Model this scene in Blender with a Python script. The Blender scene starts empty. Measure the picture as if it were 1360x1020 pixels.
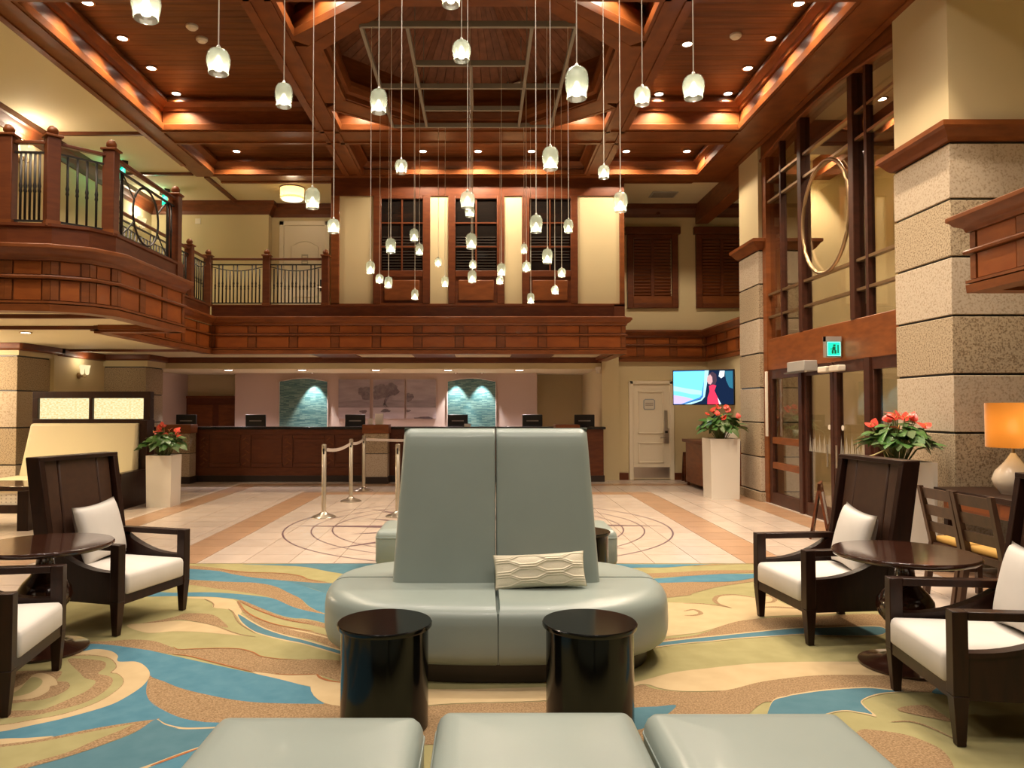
import bpy, bmesh, math, random
from mathutils import Vector, Matrix
random.seed(7)
SC = bpy.context.scene
COL = SC.collection
R = math.radians

# ------------------------------------------------------------------ camera, world, exposure
FPX, PX, PY, VY, EYE = 1000.0, 640.0, 510.0, 541.0, 1.55
PITCH = math.atan((VY - PY) / FPX)
cam_d = bpy.data.cameras.new('camera'); cam = bpy.data.objects.new('camera', cam_d); COL.objects.link(cam)
cam.location = (0, 0, EYE); cam.rotation_euler = (math.pi / 2 + PITCH, 0, 0)
cam_d.sensor_width = 36; cam_d.lens = 36 * FPX / 1360; cam_d.shift_x = (680 - PX) / 1360
cam_d.clip_start = .05; cam_d.clip_end = 200
SC.camera = cam
W = bpy.data.worlds.new('world'); SC.world = W; W.use_nodes = True
W.node_tree.nodes['Background'].inputs[0].default_value = (.012, .009, .007, 1)
W.node_tree.nodes['Background'].inputs[1].default_value = 1.0
vs = SC.view_settings
vs.view_transform = 'Standard'; vs.look = 'None'; vs.gamma = 1; vs.use_curve_mapping = False
vs.exposure = 0.55
SC.cycles.max_bounces = 7; SC.cycles.diffuse_bounces = 4; SC.cycles.glossy_bounces = 3
SC.cycles.transparent_max_bounces = 12; SC.cycles.caustics_reflective = False; SC.cycles.caustics_refractive = False
SC.cycles.sample_clamp_indirect = 4.0
SC.cycles.use_denoising = True

LP = 1.0          # one dial for all the lamps
WARM = (1.0, .80, .58); WARM2 = (1.0, .66, .34); NEUT = (1.0, .87, .75); COOL = (1.0, .86, .86)

_f = Vector((0, math.cos(PITCH), math.sin(PITCH))); _u = Vector((0, -math.sin(PITCH), math.cos(PITCH)))
def ray(x, y): return _f * FPX + Vector((1, 0, 0)) * (x - PX) + _u * (PY - y)
def at_z(x, y, z=0.0):
    d = ray(x, y); return Vector((0, 0, EYE)) + d * ((z - EYE) / d.z)
def at_y(x, y, Y):
    d = ray(x, y); return Vector((0, 0, EYE)) + d * (Y / d.y)

# ------------------------------------------------------------------ materials
def mat(name, col, rough=.5, metal=0.0, spec=.5, var=None, scale=(1, 1, 1), nscale=6.0, coord='pos',
        bump=0.0, bscale=60.0, emit=None, estr=0.0, coat=0.0, rnd=0.0, detail=4.0, ramp=(.32, .68)):
    m = bpy.data.materials.new(name); m.use_nodes = True
    nt = m.node_tree; N = nt.nodes; L = nt.links; b = N['Principled BSDF']
    c4 = lambda c: (c[0], c[1], c[2], 1)
    b.inputs['Base Color'].default_value = c4(col); b.inputs['Roughness'].default_value = rough
    b.inputs['Metallic'].default_value = metal; b.inputs['Specular IOR Level'].default_value = spec
    b.inputs['Coat Weight'].default_value = coat; b.inputs['Coat Roughness'].default_value = .08
    if emit: b.inputs['Emission Color'].default_value = c4(emit); b.inputs['Emission Strength'].default_value = estr
    if var or bump:
        if coord == 'pos': g = N.new('ShaderNodeNewGeometry'); src = g.outputs['Position']
        else: g = N.new('ShaderNodeTexCoord'); src = g.outputs['Object']
        mp = N.new('ShaderNodeMapping'); mp.inputs['Scale'].default_value = scale; L.new(src, mp.inputs['Vector'])
    last = None
    if var:
        nz = N.new('ShaderNodeTexNoise'); nz.inputs['Scale'].default_value = nscale; nz.inputs['Detail'].default_value = detail
        L.new(mp.outputs[0], nz.inputs['Vector'])
        rp = N.new('ShaderNodeValToRGB'); rp.color_ramp.elements[0].position = ramp[0]; rp.color_ramp.elements[1].position = ramp[1]
        rp.color_ramp.elements[0].color = c4(col); rp.color_ramp.elements[1].color = c4(var)
        L.new(nz.outputs['Fac'], rp.inputs['Fac']); last = rp.outputs['Color']
    if rnd:
        oi = N.new('ShaderNodeObjectInfo'); mr = N.new('ShaderNodeMapRange')
        mr.inputs['To Min'].default_value = 1 - rnd; mr.inputs['To Max'].default_value = 1 + rnd
        L.new(oi.outputs['Random'], mr.inputs['Value'])
        hs = N.new('ShaderNodeHueSaturation'); L.new(mr.outputs[0], hs.inputs['Value'])
        if last: L.new(last, hs.inputs['Color'])
        else: hs.inputs['Color'].default_value = c4(col)
        last = hs.outputs['Color']
    if last: L.new(last, b.inputs['Base Color'])
    if bump:
        n2 = N.new('ShaderNodeTexNoise'); n2.inputs['Scale'].default_value = bscale; n2.inputs['Detail'].default_value = 3
        L.new(mp.outputs[0], n2.inputs['Vector'])
        bp = N.new('ShaderNodeBump'); bp.inputs['Strength'].default_value = bump; bp.inputs['Distance'].default_value = .01
        L.new(n2.outputs['Fac'], bp.inputs['Height']); L.new(bp.outputs[0], b.inputs['Normal'])
    return m

def glow(name, col, strength):
    m = bpy.data.materials.new(name); m.use_nodes = True; nt = m.node_tree; nt.nodes.clear()
    e = nt.nodes.new('ShaderNodeEmission'); e.inputs[0].default_value = (*col, 1); e.inputs[1].default_value = strength
    o = nt.nodes.new('ShaderNodeOutputMaterial'); nt.links.new(e.outputs[0], o.inputs[0]); return m

def glassmat(name, tint, refl=.08, rough=.02, body=0.0, bodycol=(1, 1, 1), gl=0.0, glcol=(1, 1, 1), trl=False):
    """thin pane: clear body with a Fresnel reflection; optional frosted share and own light"""
    m = bpy.data.materials.new(name); m.use_nodes = True; nt = m.node_tree; N = nt.nodes; L = nt.links; N.clear()
    o = N.new('ShaderNodeOutputMaterial'); t = N.new('ShaderNodeBsdfTransparent'); t.inputs[0].default_value = (*tint, 1)
    gls = N.new('ShaderNodeBsdfGlossy'); gls.inputs['Roughness'].default_value = rough
    lw = N.new('ShaderNodeLayerWeight'); lw.inputs['Blend'].default_value = .5
    pw = N.new('ShaderNodeMath'); pw.operation = 'POWER'; pw.inputs[1].default_value = 4.0; L.new(lw.outputs['Facing'], pw.inputs[0])
    mu = N.new('ShaderNodeMath'); mu.operation = 'MULTIPLY_ADD'; mu.inputs[1].default_value = .55; mu.inputs[2].default_value = refl; mu.use_clamp = True
    L.new(pw.outputs[0], mu.inputs[0])
    base = t.outputs[0]
    if body:
        d = N.new('ShaderNodeBsdfTranslucent' if trl else 'ShaderNodeBsdfDiffuse'); d.inputs[0].default_value = (*bodycol, 1)
        mx = N.new('ShaderNodeMixShader'); mx.inputs[0].default_value = body
        L.new(base, mx.inputs[1]); L.new(d.outputs[0], mx.inputs[2]); base = mx.outputs[0]
    mx = N.new('ShaderNodeMixShader'); L.new(mu.outputs[0], mx.inputs[0]); L.new(base, mx.inputs[1]); L.new(gls.outputs[0], mx.inputs[2])
    out = mx.outputs[0]
    if gl:
        e = N.new('ShaderNodeEmission'); e.inputs[0].default_value = (*glcol, 1); e.inputs[1].default_value = gl
        ad = N.new('ShaderNodeAddShader'); L.new(out, ad.inputs[0]); L.new(e.outputs[0], ad.inputs[1]); out = ad.outputs[0]
    L.new(out, o.inputs[0]); return m

MT = {}
MT['wood'] = mat('mahogany', (.215, .064, .015), .42, spec=.35, var=(.145, .040, .009), scale=(1.2, 1.2, 5), nscale=3.5, coat=.06)
MT['woodd'] = mat('mahogany_dark', (.135, .036, .010), .42, spec=.35, var=(.092, .023, .007), scale=(1.5, 1.5, 6), nscale=3, coat=.05)
MT['beam'] = MT['wood']
MT['plank'] = mat('mahogany_plank_shaded', (.170, .056, .015), .45, spec=.35, var=(.105, .032, .009), scale=(1.0, 9, 9), nscale=2.2, rnd=.16, coat=.05)  # darker copy of the mahogany; the ceiling's weaker light is put into the colour
MT['plankr'] = mat('cedar_plank_radial', (.25, .100, .050), .5, spec=.3, var=(.16, .060, .028), scale=(5, 5, 1.2), nscale=2.2, rnd=.18)
MT['panel'] = mat('mahogany_panel', (.31, .085, .015), .42, spec=.35, var=(.23, .057, .010), scale=(1.5, 1.5, 4), nscale=2.5, rnd=.06, coat=.06)
MT['deskwood'] = MT['woodd']
MT['groove'] = MT['wood']
MT['espresso'] = mat('espresso_wood', (.026, .0085, .0042), .36, spec=.25, var=(.014, .005, .003), scale=(8, 8, 1.5), nscale=4, coat=.05)
MT['espgloss'] = mat('espresso_gloss', (.045, .016, .009), .14, var=(.03, .011, .007), scale=(2, 9, 2), nscale=3, coat=.5)
MT['leatherb'] = mat('brown_leather', (.060, .026, .013), .40, var=(.046, .020, .011), nscale=18, bump=.10, bscale=220)
MT['chairwood'] = mat('walnut_chair_wood', (.075, .034, .018), .4, var=(.05, .022, .012), scale=(6, 6, 2), nscale=4)
MT['sage'] = mat('sage_leather', (.275, .325, .295), .33, var=(.258, .306, .278), nscale=3, bump=.04, bscale=260, coat=.04)
MT['seam'] = MT['sage']
MT['black'] = mat('black_lacquer', (.003, .003, .003), .13, spec=.35)
MT['plinth'] = mat('dark_plinth', (.025, .014, .010), .4)
MT['white_fab'] = mat('white_upholstery', (.66, .62, .57), .8, var=(.62, .585, .535), nscale=5, bump=.08, bscale=300)
MT['cream_knit'] = mat('cream_knit', (.74, .68, .52), .9, bump=.3, bscale=300)
MT['cream'] = mat('cream_paint', (.60, .50, .29), .75, var=(.57, .475, .275), nscale=.8)
MT['creamc'] = mat('cream_ceiling_paint', (.66, .58, .38), .8)
MT['creamd'] = MT['cream']
MT['mauve'] = mat('mauve_paint', (.50, .39, .34), .75)
MT['whitep'] = mat('white_door_paint', (.74, .66, .50), .5)
MT['planter'] = mat('white_planter_gloss', (.74, .70, .62), .30, coat=.2)
MT['tile'] = mat('beige_tile', (.585, .485, .405), .24, var=(.54, .44, .36), nscale=5, rnd=.05)
MT['tilet'] = mat('terracotta_tile', (.45, .275, .165), .28, var=(.39, .235, .14), nscale=6, rnd=.06)
MT['tilel'] = mat('beige_tile_far', (.585, .485, .405), .24, var=(.54, .44, .36), nscale=5)
MT['grout'] = mat('grout', (.20, .14, .10), .9)
MT['inlay'] = mat('purple_stone_inlay', (.13, .075, .085), .4)
MT['stone'] = mat('limestone_light', (.47, .39, .295), .85, spec=.2, var=(.32, .25, .17), nscale=48, bump=.2, bscale=60, rnd=.06, detail=5, ramp=(.50, .66))
MT['stonew'] = mat('granite_speckled', (.42, .335, .225), .8, spec=.2, var=(.19, .135, .080), nscale=60, bump=.15, bscale=80, rnd=.08, detail=5, ramp=(.46, .64))
MT['steel'] = mat('brushed_steel', (.62, .58, .52), .28, metal=1.0)
MT['frame'] = mat('grey_frame_paint', (.26, .23, .19), .5)
MT['iron'] = mat('wrought_iron', (.018, .014, .012), .45, metal=.3)
MT['brass'] = mat('brushed_bronze', (.40, .27, .15), .35, metal=.9)
MT['granite'] = mat('black_granite', (.012, .010, .010), .18, var=(.03, .025, .022), nscale=90)
MT['blackp'] = mat('black_plastic', (.010, .010, .011), .4)
MT['greyp'] = mat('grey_plastic', (.35, .33, .30), .5)
MT['whitepl'] = mat('white_plastic', (.72, .66, .55), .5)
MT['paper'] = mat('white_paper', (.75, .72, .68), .8)
MT['yellowf'] = mat('mustard_fabric', (.62, .36, .09), .85)
MT['dim_glass'] = mat('dark_window_glass', (.010, .008, .007), .08)
MT['blind'] = mat('dark_blind', (.030, .020, .014), .6)
MT['leaf'] = mat('glossy_leaf', (.035, .105, .022), .30, var=(.075, .17, .040), nscale=9, coord='obj', rnd=.25)
MT['leafp'] = mat('pale_leaf', (.16, .22, .10), .30, var=(.10, .17, .06), nscale=9, coord='obj', rnd=.2)
MT['flower'] = mat('red_flower', (.58, .035, .020), .35, var=(.64, .075, .045), nscale=12, coord='obj', rnd=.2)
MT['stem'] = mat('plant_stem', (.14, .17, .05), .5)
MT['soil'] = mat('soil', (.03, .02, .012), .95)
MT['lampglass'] = mat('pale_ceramic', (.60, .50, .38), .15, coat=.4)
def fuzzy(n, a, b, s=140):
    return mat(n, a, .95, spec=.1, var=b, nscale=s, bump=.25, bscale=420, detail=2)
MT['cB'] = fuzzy('carpet_blue', (.068, .178, .240), (.088, .208, .268), 9)
MT['cT'] = fuzzy('carpet_teal', (.072, .160, .195), (.088, .180, .215), 9)
MT['cG'] = fuzzy('carpet_chartreuse', (.290, .258, .118), (.330, .296, .140), 7)
MT['cC'] = fuzzy('carpet_cream', (.46, .345, .190), (.50, .38, .215), 7)
MT['cN'] = fuzzy('carpet_tan', (.19, .118, .058), (.37, .25, .137), 110)
MT['cR'] = fuzzy('carpet_rust', (.30, .11, .045), (.36, .15, .06), 60)
MT['spot'] = glow('downlight_glow', (1.0, .90, .74), 9.0)
MT['spotc'] = glow('desk_downlight_glow', (1.0, .92, .92), 9.0)
MT['bulb'] = glow('pendant_bulb', (1.0, .90, .66), 5.0)
MT['shade'] = glassmat('ribbed_frosted_glass', (.86, .92, .86), .05, .06, body=.30, bodycol=(.78, .86, .74), trl=True)
MT['glass'] = glassmat('clear_pane', (.86, .84, .80), .10)
MT['warmpanel'] = glow('backlit_panel', (1.0, .84, .45), .8)
_n = MT['warmpanel'].node_tree; _z = _n.nodes.new('ShaderNodeTexNoise'); _z.inputs['Scale'].default_value = 22; _z.inputs['Detail'].default_value = 6
_r = _n.nodes.new('ShaderNodeValToRGB'); _r.color_ramp.elements[0].color = (.85, .60, .22, 1); _r.color_ramp.elements[1].color = (1.0, .90, .55, 1); _r.color_ramp.elements[0].position = .35; _r.color_ramp.elements[1].position = .62
_n.links.new(_z.outputs['Fac'], _r.inputs['Fac']); _n.links.new(_r.outputs['Color'], [q for q in _n.nodes if q.type == 'EMISSION'][0].inputs['Color'])
MT['boothfab'] = mat('cream_booth_leather', (.55, .48, .32), .5, bump=.05, bscale=200)
MT['mull'] = mat('dark_mullion_wood', (.062, .019, .010), .4, spec=.35, var=(.04, .013, .007), scale=(3, 3, 6), nscale=3)
MT['lampshade'] = glassmat('linen_lampshade', (1, 1, 1), 0, .9, body=.97, bodycol=(.46, .225, .060), trl=True)
MT['drumshade'] = glassmat('drum_light_side', (1, 1, 1), 0, .9, body=.97, bodycol=(.85, .62, .28), trl=True)
MT['drumglow'] = glow('drum_light_diffuser', (1.0, .88, .60), 1.3)
MT['lampbulb'] = glow('lamp_bulb', (1.0, .75, .4), 2.0)
MT['exitgreen'] = glow('exit_green', (.02, .85, .48), 1.0)
MT['exitlight'] = glow('exit_pale', (.35, 1.0, .8), 1.1)
MT['tulip'] = glow('sconce_glow', (1.0, .78, .42), .8)

# ------------------------------------------------------------------ mesh helpers
class MB:
    def __init__(s): s.v = []; s.f = []; s.m = []
    def add(s, v, f, m=0):
        k = len(s.v); s.v += [tuple(p) for p in v]; s.f += [tuple(i + k for i in q) for q in f]; s.m += [m] * len(f); return s
    def box(s, x0, x1, y0, y1, z0, z1, m=0):
        return s.hexa([(x0, y0, z0), (x1, y0, z0), (x1, y1, z0), (x0, y1, z0), (x0, y0, z1), (x1, y0, z1), (x1, y1, z1), (x0, y1, z1)], m)
    def hexa(s, p, m=0):
        return s.add(p, [(0, 3, 2, 1), (4, 5, 6, 7), (0, 1, 5, 4), (1, 2, 6, 5), (2, 3, 7, 6), (3, 0, 4, 7)], m)
    def prism(s, poly, a, b, axis='z', m=0):
        """poly in the plane across axis (z: x,y / y: x,z / x: y,z), extruded from a to b"""
        q = {'z': lambda p, t: (p[0], p[1], t), 'y': lambda p, t: (p[0], t, p[1]), 'x': lambda p, t: (t, p[0], p[1])}[axis]
        n = len(poly); v = [q(p, a) for p in poly] + [q(p, b) for p in poly]
        return s.add(v, [tuple(range(n))[::-1], tuple(range(n, 2 * n))] + [(i, (i + 1) % n, n + (i + 1) % n, n + i) for i in range(n)], m)
    def layers(s, rings, m=0, cap0=True, cap1=True):
        n = len(rings[0]); v = [p for r in rings for p in r]; f = []
        for k in range(len(rings) - 1):
            for i in range(n):
                j = (i + 1) % n; f.append((k * n + i, k * n + j, (k + 1) * n + j, (k + 1) * n + i))
        if cap0: f.append(tuple(range(n))[::-1])
        if cap1: f.append(tuple(range((len(rings) - 1) * n, len(rings) * n)))
        return s.add(v, f, m)
    def lathe(s, prof, n=24, c=(0, 0, 0), m=0, cap=True):
        rings = [[(c[0] + r * math.cos(2 * math.pi * i / n), c[1] + r * math.sin(2 * math.pi * i / n), c[2] + z) for i in range(n)] for r, z in prof]
        return s.layers(rings, m, cap, cap)
    def tube(s, path, r, n=6, closed=False, m=0):
        P = [Vector(p) for p in path]; rings = []; K = len(P)
        for k in range(K):
            if closed: t = P[(k + 1) % K] - P[k - 1]
            else: t = P[min(k + 1, K - 1)] - P[max(k - 1, 0)]
            t.normalize(); a = Vector((0, 0, 1)) if abs(t.z) < .9 else Vector((1, 0, 0))
            u = t.cross(a).normalized(); w = t.cross(u).normalized()
            rr = r[k] if isinstance(r, (list, tuple)) else r
            rings.append([P[k] + (u * math.cos(2 * math.pi * i / n) + w * math.sin(2 * math.pi * i / n)) * rr for i in range(n)])
        if closed: return s.layers(rings + [rings[0]], m, False, False)
        return s.layers(rings, m)
    def sweep(s, path, prof, m=0, closed=False):
        """profile of (outward, z) carried along a plan path (outward = right of travel), mitred"""
        P = [Vector((p[0], p[1])) for p in path]; K = len(P); rings = []
        for k in range(K):
            d0 = (P[k] - P[k - 1]) if (k > 0 or closed) else (P[1] - P[0])
            d1 = (P[(k + 1) % K] - P[k]) if (k < K - 1 or closed) else d0
            d0 = d0.normalized(); d1 = d1.normalized()
            n0 = Vector((d0.y, -d0.x)); n1 = Vector((d1.y, -d1.x)); nn = (n0 + n1); nn = nn / max(.3, nn.dot(n0))
            rings.append([(P[k].x + nn.x * o, P[k].y + nn.y * o, z) for o, z in prof])
        if closed: return s.layers(rings + [rings[0]], m, False, False)
        return s.layers(rings, m)
    def mesh(s, name, mats, smooth=False, fix=True):
        me = bpy.data.meshes.new(name); me.from_pydata(s.v, [], s.f)
        for m in (mats if isinstance(mats, (list, tuple)) else [mats]): me.materials.append(MT[m] if isinstance(m, str) else m)
        if any(s.m): me.polygons.foreach_set('material_index', s.m)
        if fix:
            bm = bmesh.new(); bm.from_mesh(me); bmesh.ops.recalc_face_normals(bm, faces=bm.faces); bm.to_mesh(me); bm.free()
        if smooth:
            me.polygons.foreach_set('use_smooth', [True] * len(me.polygons))
            if smooth is not True: me.set_sharp_from_angle(angle=R(smooth))
        me.update(); return me
    def build(s, name, mats, parent=None, smooth=False, bevel=0, seg=2, fix=True):
        o = bpy.data.objects.new(name, s.mesh(name, mats, smooth or (45 if bevel else False), fix)); COL.objects.link(o)
        if parent: o.parent = parent
        if bevel:
            b = o.modifiers.new('bevel', 'BEVEL'); b.width = bevel; b.segments = seg; b.limit_method = 'ANGLE'; b.angle_limit = R(35)
        return o
def inst(name, me, parent, loc=(0, 0, 0), rot=(0, 0, 0), scale=(1, 1, 1)):
    o = bpy.data.objects.new(name, me); COL.objects.link(o); o.parent = parent
    o.location = loc; o.rotation_euler = rot; o.scale = scale; return o
def tag(o, label=None, cat=None, group=None, kind=None):
    if label: o['label'] = label
    if cat: o['category'] = cat
    if group: o['group'] = group
    if kind: o['kind'] = kind
    return o
def empty(name, loc=(0, 0, 0), rz=0.0):
    o = bpy.data.objects.new(name, None); COL.objects.link(o); o.location = loc; o.rotation_euler = (0, 0, rz)
    o.empty_display_size = .1; return o
def thing(name, label, cat, loc=(0, 0, 0), rz=0.0, group=None): return tag(empty(name, loc, rz), label, cat, group)
def struct(name, loc=(0, 0, 0), label=None): return tag(empty(name, loc), label, None, None, 'structure')
def copy_tree(o, parent=None):
    c = o.copy(); COL.objects.link(c); c.parent = parent
    for ch in list(o.children): copy_tree(ch, c)
    return c
UNIT = {}
def ubox(m):
    k = m
    if k not in UNIT: UNIT[k] = MB().box(-.5, .5, -.5, .5, -.5, .5).mesh('block_' + m, m)
    return UNIT[k]
def bx(name, m, parent, x0, x1, y0, y1, z0, z1, bevel=0):
    """one box-shaped piece as its own object, sharing the unit block of its material"""
    o = inst(name, ubox(m), parent, ((x0 + x1) / 2, (y0 + y1) / 2, (z0 + z1) / 2), (0, 0, 0), (abs(x1 - x0), abs(y1 - y0), abs(z1 - z0)))
    return o
def spot(parent, loc, energy, col=WARM, ang=100, blend=.7, rad=.06, rot=(0, 0, 0), name='lamp_light'):
    l = bpy.data.lights.new(name, 'SPOT'); l.energy = energy * LP; l.color = col; l.spot_size = R(ang); l.spot_blend = blend; l.shadow_soft_size = rad
    o = bpy.data.objects.new(name, l); COL.objects.link(o); o.location = loc; o.rotation_euler = rot; o.parent = parent; return o
def point(parent, loc, energy, col=WARM, rad=.05, name='lamp_light'):
    l = bpy.data.lights.new(name, 'POINT'); l.energy = energy * LP; l.color = col; l.shadow_soft_size = rad
    o = bpy.data.objects.new(name, l); COL.objects.link(o); o.location = loc; o.parent = parent; return o
def smooth_closed(P, k=6):
    n = len(P); out = []
    for i in range(n):
        a, b, c, d = (Vector(P[(i + j) % n]) for j in (-1, 0, 1, 2))
        for t in range(k):
            u = t / k; out.append(.5 * ((2 * b) + (c - a) * u + (2 * a - 5 * b + 4 * c - d) * u * u + (3 * b - a - 3 * c + d) * u ** 3))
    return out
def smooth_open(P, k=6):
    P = [Vector(p) for p in P]; Q = [2 * P[0] - P[1]] + P + [2 * P[-1] - P[-2]]; out = []
    for i in range(1, len(Q) - 2):
        a, b, c, d = Q[i - 1], Q[i], Q[i + 1], Q[i + 2]
        for t in range(k):
            u = t / k; out.append(.5 * ((2 * b) + (c - a) * u + (2 * a - 5 * b + 4 * c - d) * u * u + (3 * b - a - 3 * c + d) * u ** 3))
    return out + [P[-1]]
# ================================================================== FLOOR
floor = tag(MB().box(-9.5, 9.5, -5, 20, -.25, -.014).build('floor', 'grout'), None, None, None, 'structure')
CX0, CX1, CYB = -3.4, 3.4, 7.54           # carpet field
SXL, SXR, SOL, SOR = (-3.27, -2.84), (2.63, 3.08), (-4.87, -4.48), (4.22, 4.62)
SY1, SY2 = (13.45, 13.85), (14.95, 15.35)
def breaks(a, b, marks, step=.462):
    """joint positions between a and b: every mark, and even tiles between marks"""
    ms = sorted([m for m in marks if a < m < b]); ms = [a] + ms + [b]; out = [a]
    for p, q in zip(ms, ms[1:]):
        n = max(1, round((q - p) / step))
        out += [p + (q - p) * (i + 1) / n for i in range(n)]
    return out
xb = breaks(-9.0, 4.75, [*SXL, *SXR, *SOL, *SOR, CX0, CX1])
yb = breaks(3.4, 15.8, [*SY1, *SY2, CYB])
cells = []
for x0, x1 in zip(xb, xb[1:]):
    for y0, y1 in zip(yb, yb[1:]):
        cx, cy = (x0 + x1) / 2, (y0 + y1) / 2
        if CX0 < cx < CX1 and cy < CYB: continue
        inr = lambda v, r: r[0] <= v <= r[1]
        terr = (SOL[0] < cx < SOR[1] and (inr(cx, SOL) or inr(cx, SOR) or inr(cy, SY2)) and cy < SY2[1]) or \
               (SXL[0] < cx < SXR[1] and cy < SY1[1] and cy > CYB and (inr(cx, SXL) or inr(cx, SXR) or inr(cy, SY1)))
        px = 640 + 1000 * cx / cy; py = 541 + 1550 / cy
        vis = -20 < px < 1380 and py < 1030
        hid = (520 < px < 800 and py > 600) or (px < 200 and py > 690 and False)
        area = (x1 - x0) * (y1 - y0) / cy ** 3
        cells.append((0 if (vis and not hid) else 1, -area, x0, x1, y0, y1, terr))
cells.sort()
G = .0035
far = MB()
for k, (h, a, x0, x1, y0, y1, terr) in enumerate(cells):
    if k < 300: bx('floor_tile', 'tilet' if terr else 'tile', floor, x0 + G, x1 - G, y0 + G, y1 - G, -.016, 0)
    else: far.box(x0 + G, x1 - G, y0 + G, y1 - G, -.016, 0, 1 if terr else 0)
far.box(-9.4, 9.4, 15.8, 19.9, -.016, 0); far.box(4.75, 9.4, 3, 15.8, -.016, 0); far.box(-9.4, 9.4, -4.9, 3.39, -.03, -.0165)
far.box(-9.4, -9.0, 3.4, 15.8, -.016, 0)
tag(far.build('far_floor_tiles', ['tilel', 'tilet'], floor), None, None, None, 'stuff')
# compass medallion of inlaid strips
MC = Vector((-.05, 9.9))
def ringstrip(r, w):
    b = MB(); n = 96
    o = [(MC.x + (r + w) * math.cos(2 * math.pi * i / n), MC.y + (r + w) * math.sin(2 * math.pi * i / n)) for i in range(n)]
    q = [(MC.x + r * math.cos(2 * math.pi * i / n), MC.y + r * math.sin(2 * math.pi * i / n)) for i in range(n)]
    b.layers([[(*p, .0012) for p in o], [(*p, .0012) for p in q]], 0, False, False); return b
for r, w in ((2.46, .022), (2.12, .018), (1.86, .018)):
    ringstrip(r, w).build('medallion_ring', 'inlay', floor)
for k in range(16):
    a = math.pi / 8 * k; L_ = 2.46 if k % 4 == 0 else (2.35 if k % 2 == 0 else 1.7); w = .20 if k % 4 == 0 else .15
    d = Vector((math.cos(a), math.sin(a))); n = Vector((-d.y, d.x)); r0 = .35
    MB().add([(*(MC + d * r0), .0016), (*(MC + d * (r0 + .5) + n * w), .0016), (*(MC + d * L_), .0016), (*(MC + d * (r0 + .5) - n * w * .15), .0016)], [(0, 1, 2, 3)]).build('medallion_ray', 'inlay', floor, fix=False)

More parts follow.
